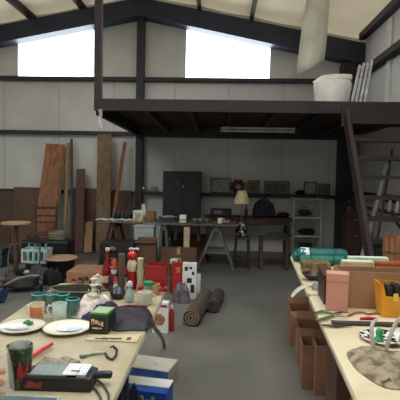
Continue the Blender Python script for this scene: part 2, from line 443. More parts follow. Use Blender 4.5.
# ---------------------------------------------------------------- pictures on the wall girt
SHZ = 1.187
def picture(x0, x1, y0, fm, im, label, w=.018):
    a = W(x0, y0, Y=9.12); b = W(x1, y0, Y=9.12); hw = (b.x - a.x) / 2; h = a.z - SHZ
    r = thing('picture_frame', label, 'picture', ((a.x + b.x) / 2, 9.13, SHZ), 0, None)
    f = MB(); f.bx(-hw, hw, -.01, .01, 0, w).bx(-hw, hw, -.01, .01, h - w, h).bx(-hw, -hw + w, -.01, .01, w, h - w).bx(hw - w, hw, -.01, .01, w, h - w)
    f.build('frame', fm, r)
    MB().bx(-hw + w, hw - w, -.001, .006, w, h - w).build('mount', mat('pale_mount', (158, 150, 126), .7), r)
    MB().bx(-hw + w * 2, hw - w * 2, -.004, -.0011, w * 2, h - w * 2).build('picture', im, r)
    return r
fdark = mat('dark_frame', (48, 42, 38), .5)
im1 = mat('grey_print', (186, 192, 184), .6, c2=(120, 130, 124), scale=9, stretch=(1, 1, 3))
im2 = mat('olive_print', (118, 112, 88), .6, c2=(66, 60, 48), scale=16)
im3 = mat('grey_brown_print', (112, 108, 96), .6, c2=(60, 56, 52), scale=20)
picture(210.5, 231, 178, fdark, im1, 'widest framed picture, pale print, left of the wreath')
picture(247.5, 259.5, 180.5, fdark, im2, 'dark framed olive picture right beside the wreath', .022)
picture(264.5, 275.5, 181, fdark, im3, 'narrow dark framed picture, middle one of the three right of the wreath', .022)
picture(277, 289, 181, fdark, im3, 'dark framed picture at the right end of the three above the duffel bag', .022)
picture(304, 317, 181.5, fdark, im1, 'dark framed picture standing over the white shelf unit')
picture(319.5, 330, 183.5, fdark, im2, 'last framed picture before the dark corner column', .02)
wr = thing('wreath', 'small round reddish brown dried wreath between pictures', 'wreath', (W(238, 186, Y=9.1).x, 9.08, SHZ + .135))
for k in range(26):
    a = 2 * PI * k / 26; rr = .085 + .02 * (k % 3)
    MB().blob((rr * math.cos(a), 0, rr * math.sin(a)), (.034, .03, .034), .15, 8, 6, k).build('flower_cluster', mat('wreath_red', (120, 66, 42), .8) if k % 2 else mat('wreath_brown', (92, 62, 40), .8), wr)

# ---------------------------------------------------------------- folding table and sawhorses
def folding_table(label, X0, X1, Y0, Y1, z, m, rz=0, cx=None, legm=chrome, custom=False, thick=.03, inset=.08):
    cxx, cy = (X0 + X1) / 2, (Y0 + Y1) / 2
    r = thing('folding_table', label, 'table', (cxx, cy, 0), rz)
    hx, hy = (X1 - X0) / 2, (Y1 - Y0) / 2; c = .045; pl = []
    for sx, s_y, a0 in ((1, -1, -90), (1, 1, 0), (-1, 1, 90), (-1, -1, 180)):
        for k in range(4):
            a = math.radians(a0 + 30 * k); pl.append((sx * (hx - c) + c * math.cos(a), s_y * (hy - c) + c * math.sin(a)))
    MB().plate(pl, z - thick, z).build('tabletop', m, r, .004)
    ed = MB().plate([(x * 1.004, y * 1.002) for x, y in pl], z - thick * .85, z - thick * .25).build('edge_band', mat('edge_band', (214, 206, 184), .5), r)
    for s_y in (() if custom else (-1, 1)):
        for sx in (-1, 1):
            yy = s_y * (hy - .25)
            MB().tube([(sx * (hx - inset), yy, z - thick), (sx * (hx - inset + .01), yy + s_y * .05, z * .4), (sx * (hx - inset + .02), yy + s_y * .09, .012)], .014).build('leg', legm, r)
        MB().tube([(-(hx - inset), s_y * (hy - .2), z * .45), (hx - inset, s_y * (hy - .2), z * .45)], .011).build('crossbar', legm, r)
    return r
navy = mat('navy_metal', (32, 38, 70), .4, .2)
TA = folding_table('long beige folding table covered with kitchenware and ornaments, left foreground', -1.105, -.345, .62, 3.08, .74, laminate, legm=navy, custom=True)
for x, y, m_g in ((-.33, -.95, navy), (.31, .16, navy), (-.33, .95, chrome)):
    MB().tube([(x, y, .71), (x, y + .01, .4), (x, y + .02, .015)], .016).build('leg', m_g, TA)
MB().tube([(-.33, -.945, .4), (.3, -.945, .4)], .011).build('crossbar', navy, TA)
MB().tube([(.3, -.95, .71), (.305, -.95, .4), (.31, -.95, .015)], .016).build('leg', navy, TA)
q = [(.235, .93, .71), (.245, 1.08, .64), (.25, 1.25, .5), (.262, 1.5, .34), (.27, 1.68, .24), (.275, 1.85, .14), (.272, 2.0, .015)]
MB().tube(q, .017).build('leg', chrome, TA, label='grey arched steel leg at the far corner')
rzr = -math.atan(.076)
def edge(Y): return .375 + .076 * Y
def rt(Y0, Y1, wid, label):
    cy = (Y0 + Y1) / 2; cx = edge(cy) + wid / 2
    return folding_table(label, cx - wid / 2, cx + wid / 2, Y0, Y1, .74, laminate2, rz=rzr, inset=.3)
rt(.52, 2.93, .76, 'cream folding table in the right foreground with tools and boxes')
rt(2.95, 4.42, .86, 'cream folding table beyond the near one, teal rolls on its far end')

def sawhorse(label, loc, rz, h, wid, sp, m):
    r = thing('sawhorse', label, 'sawhorse', loc, rz)
    MB().bx(-wid / 2, wid / 2, -.045, .045, h - .09, h).build('beam', m, r, .003)
    for sx in (-1, 1):
        for s_y in (-1, 1):
            MB().bar((sx * (wid / 2 - .06), s_y * .04, h - .06), (sx * (wid / 2 - .02), s_y * sp, .002 + .01), .035, .07, up=(1, 0, 0)).build('leg', m, r)
        MB().bar((sx * (wid / 2 - .045), -sp * .6, h * .42), (sx * (wid / 2 - .045), sp * .6, h * .42), .03, .05).build('spreader', m, r)
    return r
grey_steel = mat('grey_painted_steel', (104, 104, 102), .5, .3)
# board on sawhorses (middle back)
a = W(153, 225, z=.76); b = W(240, 227, z=.76); Yt = 7.35
o = MB().bx(a.x, b.x - .02, Yt - .3, Yt + .35, .735, .762).build('tabletop_board', mat('dark_table_board', (98, 84, 70), .6, c2=(80, 66, 56), scale=4), bevel=.003)
tag(o, 'long worn board laid over sawhorses in front of the dark cabinet', 'tabletop')
BT = .762
sawhorse('grey steel A-frame sawhorse in the open right of the cartons', (W(216, 250, Y=Yt).x, Yt, 0), PI / 2, .735, .5, .30, grey_steel)
sawhorse('sawhorse holding the left end of the worn board, half hidden by cartons', (a.x + .12, Yt, 0), PI / 2, .735, .5, .08, grey_steel)
# left back table
c0 = W(99, 222, z=.75); c1 = W(154, 224, z=.75); Yl = 7.6
o = MB().bx(c0.x, c1.x, Yl - .3, Yl + .3, .725, .75).build('tabletop_board', mat('dull_table_board', (120, 112, 98), .6, scale=4), bevel=.003)
tag(o, 'board on a sawhorse left of the column, strewn with white papers', 'tabletop')
sawhorse('dark sawhorse under the paper-strewn board left of the column', (W(115, 240, Y=Yl).x, Yl, 0), PI / 2, .725, .5, .2, wood_dark)

# ---------------------------------------------------------------- generic builders
def carton(name, label, X0, X1, Y0, Y1, h, m, rz=0, z=0, open_=False, cat='box', tape=True, flapm=None, flaps=(1, 1, 1, 1)):
    r = thing(name, label, cat, ((X0 + X1) / 2, (Y0 + Y1) / 2, z), rz)
    hx, hy = (X1 - X0) / 2, (Y1 - Y0) / 2; t_ = .006
    if open_:
        MB().bx(-hx, hx, -hy, -hy + t_, 0, h).bx(-hx, hx, hy - t_, hy, 0, h).bx(-hx, -hx + t_, -hy + t_, hy - t_, 0, h).bx(hx - t_, hx, -hy + t_, hy - t_, 0, h).bx(-hx + t_, hx - t_, -hy + t_, hy - t_, 0, t_).build('body', m, r)
        fl = flapm or m; k = min(hx, hy) * .75
        if flaps[0]: MB().bar((0, -hy - .001, h), (0, -hy - k * .75, h - k * .55), 2 * hx - .01, .004).build('flap', fl, r)
        if flaps[1]: MB().bar((0, hy, h), (0, hy + k * .3, h + k * .8), 2 * hx - .01, .004).build('flap', fl, r)
        if flaps[2]: MB().bar((-hx, 0, h), (-hx - k * .55, 0, h + k * .5), 2 * hy - .01, .004).build('flap', fl, r)
        if flaps[3]: MB().bar((hx, 0, h), (hx + k * .5, 0, h + k * .6), 2 * hy - .01, .004).build('flap', fl, r)
    else:
        MB().bx(-hx, hx, -hy, hy, 0, h).build('body', m, r, .004)
        if tape: MB().bx(-.025, .025, -hy - .001, hy + .001, h * .8, h + .0015).build('tape', mat('packing_tape', (176, 148, 112), .3), r)
    return r
def simple(name, mb, m, label, cat, group=None, bevel=0, loc=None, rz=0):
    return tag(mb.build(name, m, bevel=bevel, loc=loc, rz=rz), label, cat, group)

# ---------------------------------------------------------------- stuff on the back tables
def on(px, py, z): q = W(px, py, z=z); return q
for i, (px, dx, ang, lb) in enumerate(((104, .16, .2, 'leftmost white paper sheet on the back board'), (113, .12, -.3, 'second white paper sheet from the left on the back board'), (123, .14, .1, 'white paper sheet in front of the dark tool row'), (131, .1, .5, 'white paper sheet nearest the small framed card'))):
    x = W(px, 222, Y=Yl).x; T = Matrix.Translation((x, Yl - .14, .751)) @ Matrix.Rotation(ang * .4, 4, 'Z')
    v = []; f = []
    for u in range(7):
        for w_ in (0, 1): v.append(T @ Vector(((u / 6 - .5) * dx * 1.3, (w_ - .5) * .2, .002 + .018 * math.sin(u / 6 * PI) + .006 * w_)))
    for u in range(6): f.append((2 * u, 2 * u + 1, 2 * u + 3, 2 * u + 2))
    o = MB().add(v, f).build('paper_sheet', paper); so = o.modifiers.new('s', 'SOLIDIFY'); so.thickness = .002
    tag(o, lb, 'paper', 'papers on the back board')
for i, (px, hh, lb) in enumerate(((114, .13, 'dark jar at the left end of the jar row'), (118, .15, 'second dark jar from the left in the jar row'), (122, .13, 'middle dark jar of the jar row'), (126, .16, 'tallest dark jar of the jar row'), (130, .12, 'dark jar at the right end of the jar row'))):
    x = W(px, 222, Y=Yl + .05).x
    j = thing('dark_jar', lb, 'jar', (x, Yl + .1, .75), 0, 'dark jars on the back board')
    MB().lathe([(.028, 0), (.03, .01), (.03, hh * .7), (.02, hh * .8)], 14).build('body', mat('smoked_glass', (36, 44, 42), .2), j)
    MB().lathe([(.022, hh * .8), (.022, hh), (0, hh)], 14).build('lid', mat('dull_lid', (96, 98, 92), .4, .4), j)
x = W(138, 220, Y=Yl).x
r = thing('small_picture', 'small pale framed card standing among items on the back board', 'picture', (x, Yl - .02, .75))
MB().bx(-.08, .08, -.008, .008, 0, .17).build('frame', paper, r, .002)
MB().bx(-.055, .055, -.011, -.0081, .02, .13).build('picture', mat('green_print', (110, 124, 90), .6, c2=(190, 190, 170), scale=20), r)
for i, (px, lb) in enumerate(((136, 'yellow glove lying left in front of the small framed card'), (142, 'yellow glove lying right in front of the small framed card'))):
    x = W(px, 224, Y=Yl - .2).x
    ou = [(-.05, -.03), (.02, -.035), (.06, -.01), (.05, .03), (0, .03), (-.06, .02)]
    simple('glove', MB().pillow(ou, .03, 0, .3, i), mat('yellow_leather', (206, 158, 44), .7), lb, 'glove', loc=(x, Yl - .22, .75), rz=i)
x = W(152, 218, Y=Yl).x
carton('orange_box', 'small orange brown box at the right end of the paper-strewn board', x - .08, x + .05, Yl - .05, Yl + .15, .14, mat('orange_box', (158, 104, 52), .7), z=.75, tape=False)
x = W(144, 210, Y=Yl + .2).x
simple('white_pitcher', MB().lathe([(.05, 0), (.07, .03), (.075, .1), (.05, .17), (.04, .22), (.05, .26), (.03, .262), (0, .2)], 20), china, 'white pitcher standing near the column behind the framed card', 'pitcher', loc=(x, Yl + .2, .75))
x = W(133, 210, Y=Yl + .2).x
simple('dark_bottle', MB().lathe([(.03, 0), (.032, .02), (.032, .1), (.012, .15), (.012, .19), (0, .19)], 16), black, 'black bottle between the dark jars and white pitcher', 'bottle', loc=(x + .02, Yl + .2, .75))
# gadget on the wall by the column
x = W(144, 188, Y=9.1)
r = thing('wall_gauge', 'small round dark gauge mounted right of the steel column', 'gauge', (x.x, 9.08, x.z))
MB().lathe([(.05, 0), (.05, .03), (.04, .035), (0, .035)], 18, T=Matrix.Rotation(PI / 2, 4, 'X')).build('case', black, r)
MB().lathe([(.025, .03), (.025, .038), (0, .038)], 18, T=Matrix.Rotation(PI / 2, 4, 'X')).build('dial', paper, r)
x = W(154, 193, Y=9.1)
simple('cloth_rag', MB().blob((0, 0, 0), (.07, .03, .05), .2, seed=3), mat('pale_rag', (150, 152, 158), .9), 'pale crumpled rag on the wall rail left of the cabinet', 'rag', loc=(x.x, 9.13, 1.245))

# on the worn board
def bt(px, py=226): return W(px, py, z=BT)
x = W(168, 222, Y=7.4).x
r = thing('dish_basket', 'grey shallow wire basket of dishes at the left of the worn board', 'basket', (x, 7.4, BT))
MB().lathe([(.12, 0), (.17, .07), (.175, .075), (.165, .07), (.115, .01), (0, .01)], 24, sy=.7).build('basket', mat('grey_wire', (120, 124, 124), .4, .4), r)
MB().blob((.02, 0, .06), (.12, .08, .04), .12, seed=2).build('dishes', mat('grey_dishes', (150, 152, 150), .4), r)
x = W(183, 222, Y=7.3).x
r = thing('white_carton', 'white box with a dark band on the worn board, left of the bowls', 'box', (x, 7.3, BT))
MB().bx(-.055, .055, -.05, .05, 0, .12).build('body', paper, r, .003)
MB().bx(-.056, .056, -.051, .051, .03, .05).build('band', mat('grey_band', (120, 120, 118), .6), r)
bw = [(195, 'grey bowl nearest the white box on the worn board', .055), (201, 'middle grey bowl on the worn board', .06), (207, 'grey bowl nearest the right end mug row on the worn board', .05)]
for px, lb, rr in bw:
    x = W(px, 224, Y=7.35).x
    simple('bowl', MB().lathe([(rr * .4, 0), (rr * .5, .005), (rr * .9, .04), (rr, .06), (rr * .93, .06), (rr * .8, .04), (0, .012)], 20), mat('grey_glaze', (128, 126, 120), .3), lb, 'bowl', 'grey bowls on the worn board', loc=(x, 7.3, BT))
x = W(220, 226, Y=7.25).x
r = thing('white_mug', 'white mug at the right end of the worn board', 'mug', (x, 7.22, BT))
MB().lathe([(.035, 0), (.04, .005), (.042, .09), (.038, .09), (.036, .01), (0, .01)], 20).build('body', china, r)
MB().tube([(.04, 0, .075), (.07, 0, .07), (.075, 0, .04), (.04, 0, .02)], .006).build('handle', china, r)
x = W(228, 226, Y=7.25).x
simple('stone_lump', MB().blob((0, 0, .03), (.045, .04, .035), .15, seed=8), mat('buff_stone', (130, 116, 100), .8), 'small buff lump beside the white mug', 'stone', loc=(x, 7.22, BT))

# ---------------------------------------------------------------- desk with bag, radio
dx0 = W(205, 217, Y=8.7).x; dx1 = W(291, 217, Y=8.7).x
dk = thing('wooden_desk', 'dark red-brown wooden desk against the back wall under the pictures', 'desk', ((dx0 + dx1) / 2, 8.75, 0))
hw = (dx1 - dx0) / 2
MB().bx(-hw, hw, -.28, .28, .72, .755).build('desktop', wood_dark, dk, .004)
MB().bx(-hw + .03, hw - .03, -.25, .25, .62, .719).build('apron', wood_dark, dk)
for sx in (-1, 1):
    for s_ in (-1, 1): MB().bx(sx * (hw - .06) - .025, sx * (hw - .06) + .025, s_ * .22 - .025, s_ * .22 + .025, 0, .619).build('leg', wood_dark, dk)
d_ = MB().bx(-.25, .35, -.262, -.2505, .635, .71).build('drawer', mat('drawer_front', (84, 54, 44), .5), dk)
MB().lathe([(.012, 0), (.014, .02), (0, .022)], 10, T=Matrix.Translation((.05, -.262, .672)) @ Matrix.Rotation(PI / 2, 4, 'X')).build('knob', chrome, d_)
# radio
x = W(221, 213, Y=8.7).x
rd = thing('radio', 'black radio with a grey display on the desk left of the lamp', 'radio', (x, 8.7, .755))
MB().bx(-.2, .2, -.08, .08, 0, .15).build('case', black, rd, .012)
MB().bx(-.13, .02, -.083, -.0805, .05, .11).build('display', mat('grey_display', (134, 138, 138), .4), rd)
MB().lathe([(.022, 0), (.02, .02), (0, .02)], 14, T=Matrix.Translation((.1, -.08, .08)) @ Matrix.Rotation(PI / 2, 4, 'X')).build('knob', mat('dark_knob', (60, 60, 62), .4), rd)
# duffel bag
x = W(264, 209, Y=8.7).x
bg = thing('duffel_bag', 'dark navy rounded duffel bag sitting on the desk', 'bag', (x, 8.72, .755))
nv = mat('navy_nylon', (26, 28, 40), .7, bump=.3, scale=12)
MB().prism([(-.21, 0), (.21, 0), (.215, .1), (.17, .25), (.1, .32), (-.08, .34), (-.17, .27), (-.215, .12)], -.11, .11).build('body', nv, bg, .03)
MB().tube([(-.1, -.11, .2), (-.09, -.12, .33), (0, -.1, .37), (.08, -.12, .33), (.1, -.11, .2)], .014).build('handle', black, bg)
MB().bx(-.14, .14, -.13, -.111, .04, .15).build('pocket', nv, bg, .008)
x = W(283, 214, Y=8.7).x
simple('black_pouch', MB().blob((0, 0, .05), (.12, .08, .055), .1, seed=5), blackcloth, 'low black pouch right of the duffel bag on the desk', 'pouch', loc=(x, 8.7, .757))
x = W(246, 212, Y=8.75).x
r = thing('black_bottle', 'slim black bottle on the desk right behind the lamp', 'bottle', (x, 8.75, .755))
MB().lathe([(.035, 0), (.037, .02), (.037, .12), (.014, .18), (.014, .22), (0, .22)], 16).build('body', black, r)
MB().lathe([(.016, .2), (.016, .235), (0, .235)], 12).build('cap', mat('dark_cap', (60, 58, 56), .4), r)

# lamp on little stand
xs = W(242, 245, Y=7.45).x
sd = thing('plant_stand', 'small dark wooden stand with four legs carrying the table lamp', 'stand', (xs, 7.45, 0))
MB().bx(-.13, .13, -.13, .13, .5, .53).build('top', wood_dark, sd, .004)
for sx in (-1, 1):
    for s_ in (-1, 1): MB().bar((sx * .1, s_ * .1, .5), (sx * .12, s_ * .12, .0), .025, .025).build('leg', wood_dark, sd)
MB().bx(-.11, .11, -.11, .11, .16, .18).build('shelf', wood_dark, sd)
lp = thing('table_lamp', 'table lamp with cream shade and dark floral base', 'lamp', (xs - .02, 7.45, .53))
flo = mat('floral_ceramic', (20, 22, 20), .3, c2=(210, 206, 190), kind='noise', scale=16, lo=.52, hi=.6)
MB().lathe([(.06, 0), (.07, .01), (.1, .07), (.11, .12), (.09, .18), (.04, .22), (.02, .24)], 24).build('base', flo, lp)
MB().lathe([(.012, .23), (.012, .58), (0, .6)], 10).build('pole', mat('brass', (120, 84, 48), .4, .5), lp)
MB().lathe([(.135, .55), (.075, .76), (.072, .76), (.132, .55)], 28, cap=False).build('lamp_shade', mat('cream_shade', (226, 202, 152), .8), lp)
# low bench
x0 = W(258, 240, Y=7.5).x; x1 = W(289, 240, Y=7.5).x; c = (x0 + x1) / 2; hw = (x1 - x0) / 2
bn = thing('low_bench', 'dark reddish low wooden bench in front of the desk', 'bench', (c, 7.5, 0))
MB().bx(-hw, hw, -.16, .16, .5, .53).build('seat', wood_dark, bn, .004)
for sx in (-1, 1):
    for s_ in (-1, 1): MB().bx(sx * (hw - .05) - .025, sx * (hw - .05) + .025, s_ * .12 - .025, s_ * .12 + .025, 0, .5).build('leg', wood_dark, bn)
    MB().bx(sx * (hw - .05) - .012, sx * (hw - .05) + .012, -.12, .12, .12, .16).build('stretcher', wood_dark, bn)
simple('green_cloth', MB().pillow([(-.2, -.08), (0, -.1), (.18, -.07), (.2, .06), (0, .1), (-.19, .07)], .07, 0, .2, 4), mat('dark_green_cloth', (36, 56, 44), .9), 'folded dark green cloth on the low bench', 'cloth', loc=(c + .04, 7.5, .53))

# white shelf unit
x0 = W(292, 197, Y=8.95).x; x1 = W(319, 197, Y=8.95).x; c = (x0 + x1) / 2; hw = (x1 - x0) / 2; ZT = W(305, 197, Y=8.95).z
su = thing('shelf_unit', 'white metal shelf unit near the dark corner column', 'shelf', (c, 8.86, 0))
wm = mat('white_enamel', (192, 194, 190), .4)
zs = [.12, .38, .72, ZT - .02]
for sx in (-1, 1):
    for s_ in (-1, 1): MB().bx(sx * hw - .015, sx * hw + .015, s_ * .14 - .015, s_ * .14 + .015, 0, ZT).build('post', wm, su)
zs = [.12, W(305, 235.5, Y=8.8).z, W(305, 217, Y=8.8).z, ZT - .03]
for z in zs: MB().bx(-hw + .016, hw - .016, -.155, .155, z - .02, z + .01).build('shelf', wm, su)
zz = zs[2] + .011
wb = thing('wire_basket', 'dark wire basket on the upper level of the white shelf unit', 'basket', (c - .03, 8.86, zz))
m_ = MB()
for k in range(9):
    xx = -.16 + .04 * k; m_.bar((xx, -.1, 0), (xx, -.1, .12), .006, .006, up=(0, 1, 0))
for z in (.01, .06, .12):
    m_.bar((-.17, -.1, z), (.17, -.1, z), .006, .006); m_.bar((-.17, .1, z), (.17, .1, z), .006, .006)
    m_.bar((-.17, -.1, z), (-.17, .1, z), .006, .006); m_.bar((.17, -.1, z), (.17, .1, z), .006, .006)
m_.build('wire_frame', steel, wb)
MB().blob((0, 0, .07), (.13, .08, .06), .1, seed=2).build('contents', mat('dark_contents', (60, 62, 60), .7), wb)
MB().tube([(-.06, 0, .12), (-.05, 0, .17), (.05, 0, .17), (.06, 0, .12)], .01).build('handle', black, wb)
simple('black_shoe_bag', MB().blob((0, 0, .06), (.17, .09, .065), .12, seed=7), blackcloth, 'black cloth bag on the middle level of the white shelf unit', 'bag', loc=(c + .03, 8.85, zs[1] + .012))
simple('dark_toolbox', MB().bx(-.12, .12, -.08, .08, 0, .12), black, 'dark box on the lowest level of the white shelf unit', 'box', loc=(c, 8.86, zs[0] + .01), bevel=.01)
simple('folded_cloth', MB().blob((0, 0, .04), (.1, .04, .05), .1, seed=9), blackcloth, 'black lump of cloth on the rail left of the picture over the shelf unit', 'cloth', loc=(W(303, 191, Y=9.1).x - .05, 9.12, SHZ + .006))

# ---------------------------------------------------------------- right side under the stair
x0 = W(345, 230, Y=8.1).x; x1 = W(364, 230, Y=8.1).x
dr = thing('brick_red_cabinet', 'dark reddish cabinet behind the stair foot', 'cabinet', ((x0 + x1) / 2, 8.2, 0))
MB().bx(-(x1 - x0) / 2, (x1 - x0) / 2, -.2, .2, 0, .95).build('body', mat('dark_red_wood', (84, 52, 42), .7, c2=(60, 40, 34), scale=7), dr, .005)
for z in (.12, .4, .68): 
    q = MB().bx(-(x1 - x0) / 2 + .02, (x1 - x0) / 2 - .02, -.215, -.2005, z, z + .24).build('drawer', mat('dark_red_wood', (84, 52, 42)), dr)
    MB().bx(-.04, .04, -.225, -.216, z + .11, z + .13).build('handle', chrome, q)
x = W(351, 204, Y=8.1).x
pl = thing('potted_plant', 'small dark leafy plant on the reddish cabinet', 'plant', (x, 8.15, .95))
MB().lathe([(.05, 0), (.065, .09), (.06, .09), (0, .08)], 16).build('pot', mat('grey_pot', (92, 92, 88), .6), pl)
m_ = MB(); rn = random.Random(4)
for k in range(34):
    a = rn.random() * 2 * PI; l = .08 + .07 * rn.random(); e = .2 + rn.random() * 1.1
    p0 = Vector((0, 0, .09)); p1 = p0 + Vector((math.cos(a) * l * math.cos(e), math.sin(a) * l * math.cos(e), l * math.sin(e)))
    m_.tube([p0, (p0 + p1) / 2, p1], [.004, .014, .002], n=6, flat=.25)
m_.build('foliage', mat('dull_leaf', (64, 76, 54), .7), pl)
ws = thing('wall_shelf', 'dark shelf on brackets along the right wall behind the stair', 'shelf', (2.5, 6.9, 0))
MB().bx(-.11, .09, -.7, .9, 1.03, 1.055).build('board', wood_dark, ws)
for y in (-.5, .7): MB().bar((.08, y, .8), (-.08, y, 1.02), .03, .03).build('bracket', steel, ws)
for i in range(5):
    q = W(381 + 4.5 * i, 198, Y=7.0 - .16 * i)
    r = thing('spray_bottle', ['white spray bottle leftmost on the shelf behind the stair', 'second white spray bottle from the left on the shelf behind the stair', 'middle white spray bottle on the shelf behind the stair', 'fourth white spray bottle on the shelf behind the stair', 'rightmost white spray bottle on the shelf behind the stair'][i], 'bottle', (2.48, 7.2 - .28 * i, 1.055), 0, 'white bottles on the wall shelf')
    MB().lathe([(.035, 0), (.037, .01), (.035, .12), (.012, .17)], 14).build('body', mat('dull_white', (176, 176, 168), .5), r)
    MB().bx(-.04, .015, -.012, .012, .171, .2).build('trigger_head', black, r)
a = W(387, 165, Y=6.6); b = W(367, 242, Y=6.0); b2 = a + (b - a) * (a.z / (a.z - b.z)); b2.z = .02
simple('metal_pipe', MB().tube([b2, a], .036, n=12), mat('dull_grey_pipe', (150, 150, 144), .5, .1), 'grey pipe leaning up behind the open stair treads', 'pipe')
a = W(392, 150, Y=6.9); b = W(377, 242, Y=6.5); b2 = a + (b - a) * (a.z / (a.z - b.z)); b2.z = .02
simple('wooden_rod', MB().tube([b2, a], .018, n=10), wood_dark, 'dark rod leaning right of the grey pipe behind the stair', 'rod')
x = W(397, 240, Y=6.3)
carton('dark_chest', 'dark chest on the floor below the right wall shelf', 2.05, 2.6, 5.9, 6.3, .62, mat('dark_green_box', (48, 52, 44), .7), tape=False)

# ---------------------------------------------------------------- cartons at the back
def fl(px, py): return W(px, py, z=0)
def cart_px(name, label, x0, x1, ytop, ybase, m, depth=.35, open_=False, z=0, cat='box', rz=0, **k):
    a = W(x0, ybase, z=z); b = W(x1, ybase, z=z); Y = (a.y + b.y) / 2
    h = W((x0 + x1) / 2, ytop, Y=Y).z - z
    return carton(name, label, a.x, b.x, Y, Y + depth, h, m, rz=rz, z=z, open_=open_, cat=cat, **k)
cart_px('storage_tote', 'black plastic tote with a flat lid behind the ornaments, left of cartons', 99, 133, 243, 277, black, .4, tape=False, cat='tote')
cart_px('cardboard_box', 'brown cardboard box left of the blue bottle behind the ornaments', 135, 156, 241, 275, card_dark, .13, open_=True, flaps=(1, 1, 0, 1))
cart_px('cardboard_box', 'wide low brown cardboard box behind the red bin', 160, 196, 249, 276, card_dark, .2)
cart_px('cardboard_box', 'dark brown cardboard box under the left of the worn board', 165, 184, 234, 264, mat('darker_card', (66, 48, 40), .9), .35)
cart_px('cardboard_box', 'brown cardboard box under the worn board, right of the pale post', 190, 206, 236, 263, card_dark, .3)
a = W(182, 262, z=0)
o = MB().bx(-.045, .045, -.012, .012, 0, .72).build('pine_post', mat('pale_pine', (196, 172, 134), .7), loc=(W(186.5, 250, Y=6.95).x, 6.95, 0))
tag(o, 'pale pine post with dark knots standing before the worn board', 'post')
bc = cart_px('cardboard_box', 'large dark cardboard box that carries the grey bin, behind the ornaments', 135, 153, 238, 262, card_dark, .3) if False else None
gb = thing('grey_bin', 'light grey bin right below the paper-strewn board', 'bin', (W(145, 235, Y=7.15).x, 7.15, 0))
MB().bx(-.16, .16, -.13, .13, 0, .72).build('body', mat('light_grey_bin', (168, 172, 170), .5), gb, .02)
MB().bx(-.17, .17, -.14, .14, .69, .715).build('rim', mat('light_grey_bin', (168, 172, 170), .5), gb, .004)
q = W(158.5, 262, z=0)
bb = thing('blue_bottle', 'small blue bottle with a white cap standing on the wide low box', 'bottle', (W(161, 249, Y=6.5).x + .02, W(178, 268, z=0).y + .1, W(178, 249, Y=W(178, 268, z=0).y).z + .002))
MB().lathe([(.03, 0), (.032, .01), (.03, .1), (.012, .13)], 14).build('body', mat('blue_plastic', (52, 74, 128), .4), bb)
MB().lathe([(.014, .13), (.014, .16), (0, .16)], 12).build('cap', white, bb)

# ---------------------------------------------------------------- left middle ground
q = W(16, 222, z=.77)
rt_ = thing('round_side_table', 'round wooden side table near the left wall boards', 'table', (q.x, q.y, 0))
MB().lathe([(.2, .74), (.215, .745), (.215, .765), (.2, .77), (0, .77)], 32).build('tabletop', wood_light, rt_)
MB().lathe([(.16, 0), (.15, .02), (.045, .04), (.03, .12), (.05, .3), (.035, .4), (.03, .7), (.07, .739), (0, .739)], 20).build('pedestal', mat('pedestal_wood', (88, 58, 42), .6), rt_)
# chair
q = W(42, 240, Y=7.9)
ch = thing('wooden_chair', 'old dark wooden chair in front of the wide reddish plank', 'chair', (q.x, 7.9, 0), 0)
cw = mat('worn_chair_wood', (84, 58, 44), .6)
MB().bx(-.2, .2, -.2, .2, .42, .45).build('seat', cw, ch, .006)
for sx in (-1, 1):
    MB().bar((sx * .17, -.17, .42), (sx * .18, -.19, 0), .035, .035).build('leg', cw, ch)
    MB().bar((sx * .17, .17, .42), (sx * .18, .2, 0), .035, .035).build('leg', cw, ch)
    MB().tube([(sx * .18, .18, .45), (sx * .185, .2, .7), (sx * .2, .24, .95)], [.018, .017, .014]).build('back_post', cw, ch)
for z, zz in ((.62, .03), (.74, .03), (.88, .05)):
    MB().bar((-.18, .2 + (z - .62) * .13, z), (.18, .2 + (z - .62) * .13, z), .02, zz).build('back_rail', cw, ch)
for z in (.2,): MB().bar((-.17, -.18, z), (.17, -.18, z), .02, .02).build('stretcher', cw, ch)
# black heap
def pile(name, label, cat, cx, cy, rx, ry, h, m, seed, z=0, amp=.2):
    ou = []
    rn = random.Random(seed)
    for k in range(9):
        a = 2 * PI * k / 9; q = .85 + .3 * rn.random(); ou.append((rx * q * math.cos(a), ry * q * math.sin(a)))
    return simple(name, MB().pillow(ou, h, 0, amp, seed), m, label, cat, loc=(cx, cy, z))
q = W(50, 262, z=0)
arm = thing('black_crate', 'wide black crate behind the wood-topped tub and white basket', 'crate', (W(49, 250, Y=7.35).x, 7.35, 0))
MB().bx(-.38, .38, -.2, .2, 0, .42).build('body', black, arm, .02)
MB().bx(-.39, .39, -.21, .21, .36, .39).build('rim', black, arm, .005)
q = W(58, 248, Y=7.3)
hs = thing('hose_coil', 'olive green coil of garden hose on the black crate', 'hose', (q.x, 7.32, .42))
om = mat('olive_hose', (112, 112, 80), .5)
for k, (rr, z) in enumerate(((.15, .025), (.155, .06), (.145, .095), (.12, .12))):
    MB().tube([(rr * math.cos(a * PI / 14), rr * .8 * math.sin(a * PI / 14), z + .006 * math.sin(a)) for a in range(29)], .02, n=8).build('hose_loop', om, hs)
q = W(61, 257, z=.3)
tb = thing('wood_topped_tub', 'black tub closed with a round pale wooden lid', 'tub', (q.x, q.y, 0))
MB().lathe([(.15, 0), (.17, .02), (.2, .25), (.205, .275), (0, .275)], 28).build('tub', black, tb)
MB().lathe([(.235, .276), (.24, .285), (.235, .3), (0, .3)], 32).build('lid', wood_light, tb, label='round pale wooden lid')
